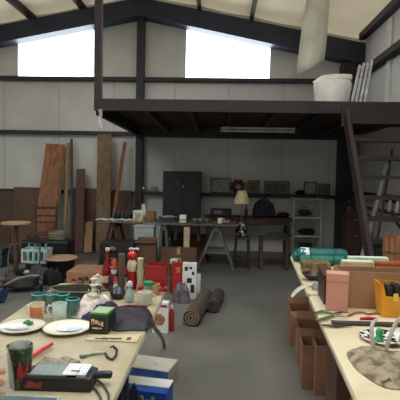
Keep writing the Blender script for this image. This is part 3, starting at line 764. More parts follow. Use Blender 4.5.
# white basket on crate
q = W(37, 262, Y=6.4)
bx_ = thing('black_box', 'low black box under the white openwork basket', 'box', (q.x, 6.4, 0))
MB().bx(-.2, .2, -.14, .14, 0, .22).build('body', mat('dark_blue_black', (30, 34, 40), .5), bx_, .01)
MB().bx(-.205, .205, -.145, .145, .2, .222).build('lid', mat('dark_blue_black', (30, 34, 40), .5), bx_, .004)
bk = thing('white_basket', 'white openwork plastic basket holding turquoise bottles', 'basket', (q.x, 6.4, .223))
m_ = MB(); pw = mat('off_white_plastic', (196, 202, 196), .5)
for s_ in (-1, 1):
    for k in range(5): m_.bx(-.17 + .08 * k - .012, -.17 + .08 * k + .012, s_ * .11 - .006, s_ * .11 + .006, .02, .2)
    m_.bx(-.185, .185, s_ * .11 - .008, s_ * .11 + .008, .165, .2).bx(-.185, .185, s_ * .11 - .008, s_ * .11 + .008, 0, .03)
    m_.bx(s_ * .18 - .007, s_ * .18 + .007, -.11, .11, 0, .2)
m_.bx(-.18, .18, -.11, .11, 0, .012)
m_.build('basket', pw, bk)
tq = mat('turquoise_plastic', (92, 168, 156), .4)
for i in range(4):
    simple('turquoise_bottle', MB().lathe([(.028, 0), (.03, .01), (.028, .17), (.012, .21), (.014, .25), (0, .25)], 12), tq, ['turquoise bottle at the left end inside the white basket', 'turquoise bottle second from left inside the white basket', 'turquoise bottle second from right inside the white basket', 'turquoise bottle at the right end inside the white basket'][i], 'bottle', 'turquoise bottles in the white basket', loc=(q.x - .12 + .08 * i, 6.4 + .03 * (i % 2), .236))
# grey crates left
for i, (px, py, lb) in enumerate(((13, 263, 'slate grey crate left of the white basket'), (-8, 268, 'slate grey crate at the very left edge'))):
    q = W(px, py, z=0)
    r = thing('slate_crate', lb, 'crate', (q.x, q.y + .15, 0))
    MB().bx(-.15, .15, -.13, .13, 0, .3).build('body', mat('slate_plastic', (58, 68, 74), .6), r, .012)
    for z in (.08, .16, .24): MB().bx(-.155, .155, -.137, .137, z, z + .02).build('rib', mat('slate_plastic2', (74, 84, 90), .6), r)
# machine
q = W(15, 294, z=0)
mc = thing('push_mower', 'old grey and black push mower on the floor at the left', 'mower', (q.x, q.y + .22, 0), .35)
dk_ = mat('grey_mower_deck', (78, 76, 74), .5, .3)
MB().lathe([(.2, .06), (.22, .08), (.21, .17), (.14, .2), (0, .2)], 24, sy=.9).build('deck', dk_, mc)
MB().lathe([(.09, .2), (.1, .22), (.1, .3), (.07, .34), (0, .35)], 20).build('engine', black, mc)
MB().blob((.06, -.1, .24), (.05, .04, .04), .05).build('air_filter', mat('pale_alloy', (142, 134, 122), .4, .5), mc)
for sx in (-1, 1):
    for s_ in (-1, 1):
        MB().lathe([(.03, -.02), (.085, -.02), (.09, 0), (.085, .02), (.03, .02)], 20, T=Matrix.Translation((sx * .23, s_ * .16, .09)) @ Matrix.Rotation(PI / 2, 4, 'Y')).build('wheel', black, mc)
MB().tube([(-.19, .12, .17), (-.2, .3, .4), (-.19, .42, .52), (0, .45, .55), (.19, .42, .52), (.2, .3, .4), (.19, .12, .17)], .012).build('handlebar', dk_, mc)
MB().tube([(-.3, -.1, .04), (-.22, -.2, .1), (-.05, -.24, .2), (.1, -.2, .22), (.2, -.12, .2), (.22, .05, .1)], .014).build('cable', mat('pale_cable', (150, 140, 124), .5), mc)
q = W(44, 284, z=0)
pile('black_tarp', 'crumpled black tarp on the floor right of the mower', 'tarp', q.x + .1, q.y + .04, .17, .13, .18, blackcloth, 3)
q = W(33, 284, z=0)
pile('grey_tarp', 'grey streaked tarp heap behind the mower', 'tarp', q.x - .02, q.y + .2, .26, .11, .2, mat('streaked_tarp', (56, 56, 56), .8, c2=(100, 98, 94), scale=9, lo=.5, hi=.7), 8)
q = W(-4, 304, z=0)
o = MB().tube([(-.35, .05, .09), (-.1, 0, .095), (.16, -.04, .09)], [.085, .09, .08], n=18).build('blue_roll', mat('blue_foam', (30, 66, 116), .7), loc=(q.x - .1, q.y + .1, 0))
tag(o, 'rolled blue mat on the floor at the left edge', 'mat')
# carton
a = W(66, 290, z=0); b = W(104, 290, z=0)
cx = thing('cardboard_box', 'wide low cardboard box with dark printing on the floor left', 'box', ((a.x + b.x) / 2, a.y + .26, 0), 0)
hw = (b.x - a.x) / 2
MB().bx(-hw, hw, -.25, .25, 0, .24).build('body', mat('tan_carton', (164, 118, 88), .85, c2=(150, 106, 78), scale=4), cx, .005)
m_ = MB()
for k, (x, z, w_, h_) in enumerate(((-.17, .12, .06, .025), (-.09, .13, .05, .04), (-.04, .1, .03, .07), (.0, .13, .05, .05), (.06, .09, .04, .04), (-.12, .08, .1, .02))):
    m_.bx(x, x + w_, -.2525, -.2495, z, z + h_)
m_.build('printing', mat('print_ink', (70, 46, 38), .8), cx)
MB().bx(-.03, .03, -.2515, .2515, .2, .2425).build('tape', mat('packing_tape', (176, 148, 112), .3), cx)

# ---------------------------------------------------------------- floor things right of the left table
a = W(182, 299, z=0); b = W(196, 299, z=0); Y = a.y
h = W(189, 264, Y=Y).z
gx = thing('white_picture_box', 'tall white box with dark pictures beyond the table end', 'box', ((a.x + b.x) / 2, Y + .07, 0))
hw = (b.x - a.x) / 2
MB().bx(-hw, hw, -.06, .06, 0, h).build('body', paper, gx, .003)
for (x, z, w_, h_) in ((-.06, .35, .04, .05), (.0, .37, .03, .03), (.03, .3, .03, .04), (-.03, .2, .06, .06), (.015, .08, .05, .1), (-.07, .05, .05, .08)): MB().bx(x, x + w_, -.0625, -.0601, z, z + h_).build('printed_picture', mat('dark_print', (50, 44, 42), .6), gx)
q = W(178, 300, z=0)
gbg = thing('red_gift_bag', 'red paper bag with a gold patch left of the tall white box', 'bag', (q.x - .02, 5.65, 0))
MB().prism([(-.075, 0), (.075, 0), (.085, .42), (-.085, .42)], -.04, .04).build('body', red, gbg)
MB().bx(-.035, .02, -.043, -.0401, .29, .36).build('patch', mat('gold_patch', (206, 168, 80), .5, c2=(180, 60, 40), scale=30), gbg)
MB().tube([(-.03, -.03, .42), (-.025, -.03, .47), (.025, -.03, .47), (.03, -.03, .42)], .004).build('handle', white, gbg)
q = W(169, 300, z=0)
gg = thing('green_gift_tin', 'dark green tall tin between the red bin and red bag', 'tin', (q.x + .02, 5.75, 0))
MB().lathe([(.05, 0), (.052, .01), (.052, .38), (.048, .4), (0, .4)], 20).build('body', mat('dark_green_tin', (40, 70, 48), .4), gg)
MB().lathe([(.054, .38), (.054, .43), (.03, .445), (0, .445)], 20).build('lid', mat('pale_green_lid', (196, 204, 170), .4), gg)
q = W(181, 304, z=0)
pile('plastic_bag', 'dark translucent plastic bag at the foot of the red bag', 'bag', q.x, q.y + .1, .1, .1, .2, mat('plum_plastic', (70, 50, 58), .3, c2=(120, 110, 116), scale=12), 5)
q = W(197.5, 294, z=0)
rl = thing('paper_roll', 'short upright white paper roll right of the tall white box', 'paper roll', (q.x, q.y + .04, 0))
MB().lathe([(.035, 0), (.037, .005), (.037, .25), (.035, .255), (.012, .255), (.012, .24), (0, .24)], 20).build('roll', paper, rl)
MB().lathe([(.013, 0), (.013, .27), (.009, .27), (0, .25)], 12).build('core', card, rl)
# carpet rolls
def rug(label, px0, py0, px1, py1, r_, m, m2):
    a = W(px0, py0, z=r_); b = W(px1, py1, z=r_); d = (b - a)
    L = d.length; rz = math.atan2(d.y, d.x)
    r = thing('carpet_roll', label, 'rug', (a.x, a.y, 0), rz)
    MB().tube([(0, 0, r_ + .002), (L, 0, r_ + .002)], r_, n=28).build('roll', m, r)
    sp = [( -.004, k * .0 + (r_ * (1 - k / 44)) * math.cos(k * .45), r_ + .002 + (r_ * (1 - k / 44)) * .97 * math.sin(k * .45)) for k in range(40)]
    MB().tube(sp, .0045, n=6, up=(1, 0, 0)).build('spiral_end', m2, r)
    return r
rugm = mat('brown_rug', (86, 72, 58), .95, c2=(64, 52, 42), scale=24, bump=.5); tanm = mat('tan_backing', (160, 142, 112), .9)
rug('brown carpet roll lying with its tan end towards the table', 191.5, 318, 206, 296, .088, rugm, tanm)
rug('darker short carpet roll lying right behind the tan-ended one', 213, 307, 219, 294, .07, mat('dark_rug', (62, 54, 48), .95, bump=.5, scale=24), rugm)
# small white box with oval
a = W(152, 333, z=0); b = W(168, 333, z=0)
wb2 = thing('white_clock_box', 'white box with a brown round picture on the floor under the table end', 'box', ((a.x + b.x) / 2, a.y + .05, 0))
hw = (b.x - a.x) / 2; h = W(160, 303, Y=a.y).z
MB().bx(-hw, hw, -.05, .05, 0, h).build('body', paper, wb2, .003)
MB().lathe([(hw * .75, 0), (hw * .75, .003), (0, .003)], 24, T=Matrix.Translation((-.01, -.0501, h * .45)) @ Matrix.Rotation(PI / 2, 4, 'X')).build('round_picture', mat('brown_picture', (132, 76, 52), .6, c2=(180, 130, 90), scale=20), wb2)
MB().bx(-hw + .01, hw - .01, -.053, -.0501, h * .86, h * .93).build('red_band', red, wb2)
q = W(171, 332, z=0)
rbo = thing('red_bottle', 'slim red bottle with a white cap beside the white box on the floor', 'bottle', (q.x, q.y + .04, 0))
MB().lathe([(.024, 0), (.026, .01), (.026, .17), (.012, .22)], 16).build('body', red, rbo)
MB().lathe([(.014, .22), (.014, .25), (0, .25)], 12).build('cap', white, rbo)
# blue boxes below table
blue = mat('blue_print', (44, 92, 164), .5, c2=(90, 140, 196), scale=9)
a = W(126, 402, z=0); 
b1 = thing('blue_product_box', 'flat blue printed box with a beige lid on the floor by the table', 'box', (W(143, 392, z=0).x, 3.2, 0), -.22)
MB().bx(-.2, .2, -.11, .11, 0, .14).build('body', blue, b1, .003)
MB().bx(-.2, .2, -.111, .111, .1405, .146).build('top_panel', mat('beige_print', (186, 182, 164), .6, c2=(120, 128, 134), scale=8, lo=.55, hi=.62), b1)
MB().bx(.2005, .203, -.11, .11, 0, .14).build('end_panel', mat('beige_end', (176, 166, 144), .7), b1)
b2_ = thing('blue_white_box', 'blue box with white flap lying in front of the flat blue box', 'box', (W(143, 400, z=.1).x, 2.84, 0), -.15)
MB().bx(-.16, .16, -.09, .09, 0, .15).build('body', mat('strong_blue', (30, 84, 176), .5), b2_, .003)
MB().bx(-.16, .161, -.02, .091, .1505, .156).build('white_flap', paper, b2_)
m_ = MB()
for k in range(5): m_.bx(-.04 + .035 * k, -.02 + .035 * k, -.0925, -.0901, .05 + .02 * (k % 2), .1 + .02 * (k % 2))
m_.build('printing', mat('lime_print', (190, 200, 120), .5), b2_)
q = W(124, 398, Y=2.5)
pile('dark_fabric', 'dark navy fabric heap on the floor below the table edge', 'cloth', -.52, 2.45, .2, .14, .26, mat('navy_fabric', (26, 28, 44), .9, bump=.5, scale=9), 11)

# ================================================================ ON THE LEFT TABLE
TZ = .741
def at(px, py): q = W(px, py, z=TZ); return (q.x, q.y, TZ)
# --- electric griddle / sharpener
p = at(57, 389)
ap = thing('electric_carving_sharpener', 'long black kitchen appliance with ribbed metal top and loose cord', 'appliance', (p[0], p[1] + .03, TZ), .02)
MB().prism([(-.135, 0), (.125, 0), (.125, .045), (.11, .05), (-.11, .05), (-.135, .04)], -.05, .055).build('body', black, ap, .004)
m_ = MB(); 
MB().bx(-.1, .035, -.045, .05, .0505, .054).build('tray_base', mat('dark_tray', (54, 56, 56), .4), ap)
for k in range(14): m_.bx(-.095 + .0095 * k, -.0895 + .0095 * k, -.04, .045, .0545, .0575)
for y in (-.045, .046): m_.bx(-.1, .035, y, y + .004, .054, .059)
m_.build('ribbed_tray', mat('grey_ribs', (176, 182, 178), .35, .5), ap)
MB().bx(.02, .07, -.045, .05, .0575, .0605).build('white_panel', white, ap)
MB().bx(.072, .105, -.045, .05, .0505, .06).build('metal_plate', mat('bright_metal', (190, 196, 192), .25, .8), ap)
MB().bx(.045, .075, -.02, -.012, .0606, .0615).build('dark_mark', black, ap)
MB().tube([(.11, .01, .035), (.15, .015, .037), (.178, .018, .036), (.185, .018, .035)], [.013, .014, .014, .01], n=12).build('handle', black, ap)
MB().add([(-.11, -.0512, .012), (-.05, -.0512, .01), (-.045, -.0512, .035), (-.07, -.0512, .028), (-.09, -.0512, .04), (-.1, -.0512, .026)], [(0, 1, 2, 3), (0, 3, 4, 5)]).build('red_emblem', mat('dull_red_print', (150, 52, 50), .5), ap)
cordm = mat('grey_cord', (70, 68, 66), .5)
cr = [(84, 383), (90, 380), (98, 382), (104, 388), (108, 396), (108, 404)]
MB().tube([Vector(at(*c)) - ap.location + Vector((0, 0, .006)) for c in cr], .0035).build('cord', cordm, ap)
cr = [(78, 386), (88, 386), (96, 392), (100, 400), (100, 408)]
MB().tube([Vector(at(*c)) - ap.location + Vector((0, 0, .006)) for c in cr], .0035).build('cord', cordm, ap)
# --- dark tumbler with green and red
p = at(20, 386)
tu = thing('printed_tumbler', 'tall dark tumbler printed green and red, stuffed with clear wrap', 'tumbler', (p[0], p[1], TZ))
MB().lathe([(.032, 0), (.036, .004), (.045, .145), (.046, .15), (.042, .15), (.034, .01), (0, .01)], 28).build('cup', mat('dark_print_cup', (24, 40, 26), .25, c2=(64, 92, 40), scale=22, lo=.5, hi=.62), tu)
T = []
m_ = MB()
for k in range(9):
    a0 = -1.35 + .1 * k; z0, z1 = .035 + .012 * math.sin(k * 1.3), .085 + .02 * math.sin(k)
    rr0 = .0375 + .0085 * z0 / .15 + .0006; rr1 = .0375 + .0085 * z1 / .15 + .0006
    m_.add([(rr0 * math.cos(a0), rr0 * math.sin(a0), z0), (rr0 * math.cos(a0 + .1), rr0 * math.sin(a0 + .1), z0 + .004), (rr1 * math.cos(a0 + .1), rr1 * math.sin(a0 + .1), z1), (rr1 * math.cos(a0), rr1 * math.sin(a0), z1)], [(0, 1, 2, 3)])
m_.build('red_print', mat('red_print', (176, 40, 36), .4), tu)
MB().blob((0, 0, .14), (.036, .036, .028), .22, 14, 9, 4).build('clear_wrap', clear, tu)
# --- plastic bag at left edge
p = at(4, 402)
pb = thing('snack_bag', 'clear crinkled bag with orange snacks at the left edge', 'bag', (p[0] - .02, p[1], TZ))
MB().pillow([(-.06, -.03), (.03, -.035), (.05, 0), (.035, .035), (-.05, .04)], .17, 0, .12, 3).build('film', clear, pb)
for k in range(9):
    a = k * 2.4
    MB().blob((-.01 + .022 * math.cos(a), .018 * math.sin(a), .03 + .009 * k), (.014, .011, .012), .1, 8, 6, k).build('snack', mat('orange_snack', (222, 140, 62), .6), pb)
# --- pale tray bottom left
a = at(-10, 400); 
tr = thing('glass_tray', 'pale blue-grey glass tray at the bottom left corner', 'tray', (a[0] + .11, a[1] - .085, TZ), .0)
MB().bx(-.13, .13, -.06, .06, 0, .012).build('base', mat('pale_blue_glass', (156, 172, 172), .15), tr, .004)
m_ = MB(); m_.bx(-.13, .13, -.066, -.06, 0, .03).bx(-.13, .13, .06, .066, 0, .03).bx(-.136, -.13, -.066, .066, 0, .03).bx(.13, .136, -.066, .066, 0, .03)
m_.build('rim', mat('pale_blue_glass', (156, 172, 172)), tr)
# --- red handled thing
a = Vector(at(31, 360)); b = Vector(at(52, 347))
k_ = thing('red_knife', 'knife with a bright red handle behind the dark tumbler', 'knife', (a.x, a.y, TZ), math.atan2(b.y - a.y, b.x - a.x))
L = (b - a).length
MB().tube([(L * .05, 0, .012), (L * .5, 0, .016), (L, 0, .014)], [.008, .009, .008], n=10).build('handle', mat('coral_red', (224, 60, 58), .35), k_)
MB().bar((L * .05, 0, .01), (-.06, 0, .004), .016, .0015).build('blade', chrome, k_)
# --- crumpled wrap
a = at(58, 366)
simple('plastic_wrap', MB().pillow([(-.085, -.02), (-.03, -.03), (.05, -.022), (.09, .0), (.05, .026), (-.03, .03), (-.09, .015)], .022, 0, .5, 6), mat('beige_film', (190, 176, 148), .3, c2=(150, 134, 108), scale=40, trans=.3), 'crumpled clear plastic wrap lying beyond the black appliance', 'plastic wrap', loc=(a[0], a[1] + .02, TZ))
# --- hook and tag
pts = [(105, 354), (108, 359), (112, 361), (116, 357), (117, 351), (113.5, 347.5), (110, 348.5)]
hk = thing('meat_hook', 'black curved hook with a pale wrapped green handle', 'hook', at(100, 355))
MB().tube([Vector(at(*q)) - hk.location + Vector((0, 0, .006)) for q in pts], [.004, .005, .005, .005, .005, .004, .003]).build('hook', black, hk)
MB().tube([Vector(at(*q)) - hk.location + Vector((0, 0, .008)) for q in ((82, 357.5), (86, 356), (96, 354.5), (105, 354))], [.006, .009, .009, .005], n=10, flat=.7).build('handle', mat('pale_green_wrap', (170, 184, 150), .4, c2=(110, 166, 84), scale=60, lo=.5, hi=.6), hk)
MB().lathe([(.012, .002), (.016, .006), (.012, .012), (0, .012)], 16, at=tuple(Vector(at(83, 357)) - hk.location)).build('end_ring', chrome, hk)
# --- card
qd = [at(85, 340.5), at(92, 335.5), at(141, 335), at(137, 343)]
cdt = thing('cutlery_card', 'flat beige card with small dark pictures on the table', 'card', at(112, 339))
o_ = cdt.location
MB().plate([(q[0] - o_.x, q[1] - o_.y) for q in (qd[0], qd[3], qd[2], qd[1])], 0, .004).build('card', mat('card_beige', (204, 186, 146), .7), cdt)
for px, w_, h_ in ((98, .014, .007), (105, .016, .012), (113, .018, .009), (119.5, .01, .01), (129, .01, .018)):
    q = at(px, 339.5); MB().bx(q[0] - o_.x - w_, q[0] - o_.x + w_, q[1] - o_.y - h_, q[1] - o_.y + h_, .004, .005).build('printed_picture', mat('dark_ink', (74, 62, 48), .7), cdt)
# --- plates
def plate(label, px, py, rr, m, sy=1):
    q = at(px, py); r = thing('plate', label, 'plate', q)
    MB().lathe([(rr * .55, 0), (rr * .6, .003), (rr * .93, .013), (rr, .016), (rr * .99, .018), (rr * .6, .007), (0, .006)], 40, sy=sy).build('dish', m, r)
    MB().lathe([(rr * .955, .0165), (rr * 1.0, .0185), (rr * .99, .0195), (rr * .95, .0172)], 40, sy=sy, cap=False).build('rim_band', mat('tan_rim', (176, 156, 116), .4), r)
    return r, q
plm = mat('cream_china', (238, 232, 214), .2, c2=(228, 220, 198), coat=.4)
r, q = plate('round cream plate in front of the white mug', 67.5, 330, .117, plm)
simple('paper_doily', MB().pillow([(-.05, -.03), (.02, -.04), (.055, -.01), (.05, .03), (0, .04), (-.045, .02)], .012, 0, .3, 2), mat('bright_paper', (240, 242, 246), .6, c2=(190, 200, 224), scale=18, lo=.5, hi=.6), 'bright white folded paper with blue print on the cream plate', 'paper', loc=(q[0] + .01, q[1] - .01, TZ + .012))
r, q = plate('round greyish plate left of the orange mug', 22, 328.5, .112, mat('grey_glass_plate', (214, 212, 198), .15, c2=(200, 200, 186)))
simple('white_napkin', MB().pillow([(-.05, -.025), (.03, -.03), (.05, .01), (.0, .03), (-.05, .015)], .014, 0, .3, 7), paper, 'white crumpled napkin on the greyish plate', 'napkin', loc=(q[0] - .015, q[1] - .02, TZ + .012))
simple('green_sprig', MB().pillow([(-.022, -.01), (.015, -.012), (.026, .005), (-.01, .014)], .016, 0, .4, 8), mat('sprig_green', (66, 130, 66), .6), 'small green sprig on the greyish plate', 'sprig', loc=(q[0] + .015, q[1] + .035, TZ + .012))
# --- mugs
def mug(label, px, py, body, rr=.037, h=.088):
    q = at(px, py); r = thing('mug', label, 'mug', (q[0], q[1] + rr, TZ))
    MB().lathe([(rr * .8, 0), (rr * .88, .003), (rr * .93, .02), (rr, h), (rr * .92, h), (rr * .84, .02), (0, .008)], 28).build('body', body, r)
    MB().tube([(-rr * .9, 0, h * .82), (-rr * 1.5, 0, h * .84), (-rr * 1.75, 0, h * .6), (-rr * 1.55, 0, h * .35), (-rr * .88, 0, h * .25)], .0055, n=10, up=(0, 1, 0)).build('handle', china, r)
    return r, rr, h
r, rr, h = mug('mug with orange lattice pattern and a ring handle', 34.5, 322, mat('mug_cream', (222, 200, 164), .25, kind='plain'))
m_ = MB()
for k in range(7):
    for s_ in (1, -1):
        a0 = -2.35 + .28 * k
        pts = [((rr * (.93 + .07 * z / h) + .0008) * math.cos(a0 + s_ * (z - .045) * 9), (rr * (.93 + .07 * z / h) + .0008) * math.sin(a0 + s_ * (z - .045) * 9), z) for z in (.022, .035, .048, .06, .072)]
        m_.tube(pts, .0022, n=5)
m_.build('lattice_pattern', mat('lattice_orange', (226, 120, 58), .4), r)
r, rr, h = mug('pale aqua white mug right of the orange mug', 57, 322.5, mat('milk_glass', (200, 216, 200), .2, c2=(186, 206, 192), scale=20), .038, .09)
# --- teal glass goblets
prof = [(.03, 0), (.034, .004), (.03, .012), (.034, .022), (.04, .045), (.041, .075), (.036, .092), (.034, .105), (.031, .105), (.032, .092), (.037, .075), (.036, .047), (.03, .03), (0, .026)]
spots = [(38.5, 311.5, 'teal glass jar behind the orange mug'), (51, 311, 'teal glass jar showing between the two mugs'), (72.5, 317, 'teal glass jar nearest the white scarf'), (62.5, 311.5, 'teal glass jar behind the aqua mug')]
g0 = None
for px, py, lb in spots:
    q = at(px, py)
    if g0 is None:
        g0 = thing('glass_jar', lb, 'jar', q, 0, 'teal glass jars behind the mugs')
        MB().lathe(prof, 24).build('glass', glass_teal, g0)
        MB().tube([(.035 * math.cos(a * PI / 10), .035 * math.sin(a * PI / 10), .098) for a in range(21)], .003, n=6).build('rim', mat('teal_rim_highlight', (120, 196, 184), .1), g0)  # paler rim and foot rings paint highlights onto the glass
        MB().lathe([(.031, .004), (.0345, .008), (.031, .012)], 24, cap=False).build('foot', mat('teal_rim_highlight', (120, 196, 184)), g0)
    else: copy_thing(g0, q, 0, lb)
# --- roasting pan
q = at(82, 295)
pan = thing('roasting_pan', 'wide dark oval roasting pan near the far end of the table', 'pan', (q[0], 2.69, TZ))
pm = mat('dark_enamel', (60, 58, 50), .3, c2=(40, 40, 36), scale=20)
MB().lathe([(.12, 0), (.13, .004), (.155, .055), (.168, .06), (.168, .064), (.15, .06), (.125, .01), (0, .008)], 40, sy=.6).build('pan', pm, pan)
MB().tube([(.165 * math.cos(a * PI / 20), .099 * math.sin(a * PI / 20), .066) for a in range(41)], .004, n=6).build('rim', mat('rim_steel', (140, 130, 104), .3, .6), pan)
for s_ in (-1, 1): MB().tube([(s_ * .165, -.03, .06), (s_ * .195, -.025, .065), (s_ * .195, .025, .065), (s_ * .165, .03, .06)], .004).build('handle', steel, pan)
# --- scarf
def outline(pts): 
    v = [at(*p_) for p_ in pts]; c = sum((Vector(p_[:2]) for p_ in v), Vector((0, 0))) / len(v)
    return [(p_[0] - c.x, p_[1] - c.y) for p_ in v], (c.x, c.y, TZ)
ou, c = outline([(74, 318), (90, 319), (100, 310), (112, 306), (108, 300), (96, 300), (84, 303), (76, 310)])
simple('white_scarf', MB().pillow(ou, .062, 0, .28, 12), mat('pinkish_white_knit', (226, 208, 196), .9, scale=30, bump=.6), 'bunched pinkish white knit scarf around the candlestick', 'scarf', loc=c)
ou, c = outline([(80, 322), (92, 322.5), (96, 314), (118, 310), (114, 304), (100, 306), (86, 314)])
simple('navy_cloth', MB().pillow(ou, .04, 0, .25, 5), mat('navy_knit', (36, 34, 58), .9, scale=30, bump=.5), 'dark navy cloth between the white scarf and green box', 'cloth', loc=c)
# --- candlestick (cherub)
q = W(94, 300, z=TZ)
cs = thing('candlestick', 'white ornate figural candlestick standing in the scarf', 'candlestick', (W(94, 295, Y=2.5).x, 2.5, TZ))
cs.scale = (.9, .9, 1.12)
wc = mat('white_bisque', (232, 222, 196), .5)
MB().lathe([(.035, 0), (.036, .01), (.022, .02), (.016, .035), (.022, .055), (.026, .07), (.014, .085), (.017, .098), (.012, .108), (.024, .118), (.026, .124), (.015, .13), (.022, .15), (.024, .155), (.016, .155), (0, .14)], 24).build('stem', wc, cs)
for s_ in (-1, 1): MB().tube([(s_ * .018, 0, .06), (s_ * .04, -.01, .07), (s_ * .03, -.01, .1)], [.008, .007, .005]).build('figure_arm', wc, cs)
# --- green tin
a = at(90.5, 334); b = at(109, 334)
gt = thing('green_tin', 'green box with dark panel and white and red lettering', 'tin', ((a[0] + b[0]) / 2, a[1] + .06, TZ), -.12)
hw = .047; h = .098
grn = mat('tin_green', (46, 84, 40), .4)
MB().bx(-hw, hw, -.06, .06, 0, h).build('body', grn, gt, .004)
MB().bx(-hw + .008, hw - .008, -.0618, -.0598, .016, h - .018).build('front_panel', mat('dark_panel', (36, 30, 26), .4), gt)
MB().bx(hw - .001, hw + .0015, -.05, .05, .016, h - .018).build('side_panel', mat('dark_panel', (36, 30, 26)), gt)
MB().bx(-hw + .006, hw - .006, -.052, .052, h, h + .004).build('lid', mat('pale_green_top', (150, 176, 130), .4, c2=(70, 90, 110), scale=14, lo=.5, hi=.55), gt)
m_ = MB()
for x, z, w_, h_ in ((-.034, .045, .016, .028), (-.014, .05, .012, .018), (.002, .045, .01, .02), (.014, .04, .012, .022), (-.03, .025, .05, .008)): m_.bx(x, x + w_, -.0628, -.0617, z, z + h_)
m_.build('lettering', mat('cream_red_print', (226, 206, 186), .5, c2=(200, 70, 60), scale=45, lo=.5, hi=.56), gt)
# --- purple bag
ou, c = outline([(110, 330), (132, 331), (148, 330), (153, 320), (148, 312), (128, 311), (110, 314)])
pg = thing('purple_pouch', 'dark purple zipped pouch with a maroon edge right of the green box', 'pouch', c)
MB().pillow(ou, .045, 0, .2, 9).build('body', mat('plum_nylon', (22, 18, 32), .6, c2=(34, 24, 36), scale=12), pg)
e = [Vector(at(*p_)) - Vector(c) for p_ in ((112, 315), (128, 312), (147, 313))]
MB().tube([v + Vector((0, .0, .035)) for v in e], .008).build('zipper', mat('maroon', (110, 40, 52), .5), pg)
q = [Vector(at(*p_)) - Vector(c) + Vector((0, 0, .012)) for p_ in ((138, 330), (143, 322), (151, 321), (153, 327), (146, 332))]
MB().tube(q, .007).build('strap', black, pg)
# --- vases / bottles
q = at(129, 303)
vs_ = thing('glass_vase', 'clear blue-white glass bottle with a white stopper ornament', 'vase', (q[0], q[1] + .02, TZ))
MB().lathe([(.022, 0), (.026, .004), (.027, .03), (.024, .055), (.014, .075), (.012, .09), (.016, .094)], 22).build('body', mat('frosted_glass', (190, 206, 208), .15, trans=.3), vs_)
MB().blob((0, 0, .108), (.017, .012, .02), .3, 10, 8, 3).build('stopper', white, vs_)
q = at(143.5, 306.5)
r = thing('white_cup', 'white rounded cup right of the glass bottle', 'cup', (q[0], q[1] + .045, TZ))
MB().lathe([(.03, 0), (.036, .004), (.044, .03), (.046, .075), (.042, .075), (.04, .03), (0, .012)], 28).build('body', china, r)
MB().tube([(.044, 0, .06), (.064, 0, .055), (.064, 0, .03), (.042, 0, .022)], .005).build('handle', china, r)
q = at(145, 298)
r = thing('green_lidded_jar', 'glass jar with a bright green lid behind the white cup', 'jar', (q[0] + .01, 2.83, TZ))
MB().lathe([(.03, 0), (.033, .01), (.033, .065), (0, .065)], 20).build('body', mat('grey_glass', (140, 150, 140), .2), r)
MB().lathe([(.035, .065), (.035, .085), (.02, .092), (0, .092)], 20).build('lid', mat('bright_green', (40, 140, 76), .4), r)
q = at(113, 304)
r = thing('pewter_pot', 'low dark grey pewter pot between scarf and glass bottle', 'pot', (q[0], 2.73, TZ))
MB().lathe([(.03, 0), (.045, .02), (.05, .04), (.035, .06), (.03, .065), (.01, .075), (0, .085)], 22).build('body', mat('pewter', (58, 62, 68), .35, .5), r)
MB().tube([(-.045, 0, .04), (-.07, 0, .06), (-.06, 0, .08), (-.035, 0, .06)], .004).build('handle', mat('pewter', (58, 62, 68)), r)
# --- ornaments at the far end
Yo = 2.98
def ox(px): return W(px, 280, Y=Yo).x
r = thing('red_bottle', 'tall dark red bottle with a pale label left of the bearded figurine', 'bottle', (ox(107), 2.99, TZ))
MB().lathe([(.033, 0), (.036, .005), (.036, .12), (.03, .15), (.014, .19), (.012, .25)], 22).build('body', mat('deep_red_glass', (128, 20, 26), .2), r)
MB().bx(-.016, .016, -.039, -.034, .04, .085).build('label', ivory, r)
MB().lathe([(.014, .25), (.015, .27), (0, .27)], 14).build('cap', ivory, r)
r = thing('bearded_figurine', 'small red-coated figurine with white beard and tan hat', 'figurine', (ox(116.5), 2.92, TZ))
MB().lathe([(.035, 0), (.038, .01), (.03, .07), (.024, .11), (.012, .125), (0, .126)], 22).build('robe', mat('dark_robe', (70, 30, 30), .7), r)
MB().blob((0, 0, .14), (.021, .02, .022), 0, 16, 10).build('head', mat('skin_paint', (206, 150, 118), .6), r)
MB().lathe([(0, -.045), (.008, -.035), (.018, -.01), (.022, .01), (.016, .018), (0, .02)], 16, at=(0, -.012, .13), sy=.6).build('beard', white, r)
MB().lathe([(.034, 0), (.034, .006), (.021, .008), (.018, .035), (.006, .055), (0, .058)], 20, at=(0, 0, .152)).build('hat', mat('red_tan_hat', (176, 70, 48), .8), r)
for s_ in (-1, 1): MB().tube([(s_ * .022, 0, .105), (s_ * .036, -.012, .08), (s_ * .024, -.03, .07)], [.009, .008, .007]).build('arm', mat('dark_robe', (70, 30, 30)), r)
r = thing('black_hat_figurine', 'dark figurine in a broad black hat behind the bearded one', 'figurine', (ox(111.5), 3.03, TZ))
MB().lathe([(.03, 0), (.032, .01), (.022, .14), (.014, .18), (0, .185)], 20).build('robe', mat('cream_robe', (196, 170, 130), .7), r)
MB().blob((0, 0, .2), (.022, .02, .024), 0, 16, 10).build('head', mat('skin_paint', (206, 150, 118)), r)
MB().lathe([(.05, 0), (.052, .008), (.03, .012), (.032, .045), (.02, .062), (0, .065)], 24, at=(0, 0, .21)).build('hat', black, r)
o = MB().lathe([(.022, 0), (.023, .01), (.021, .12), (.023, .235), (.02, .25), (0, .25)], 16).build('wood_pillar', mat('grey_brown_wood', (96, 78, 60), .7, c2=(70, 58, 46), scale=14, stretch=(3, 3, .5)), loc=(ox(124), 2.9, TZ)); tag(o, 'grey-brown turned wooden pillar between the ornament figurines', 'pillar')
r = thing('red_ball_figurine', 'cream and red figurine topped by a glossy red ball and silver bow', 'figurine', (ox(132), 2.98, TZ))
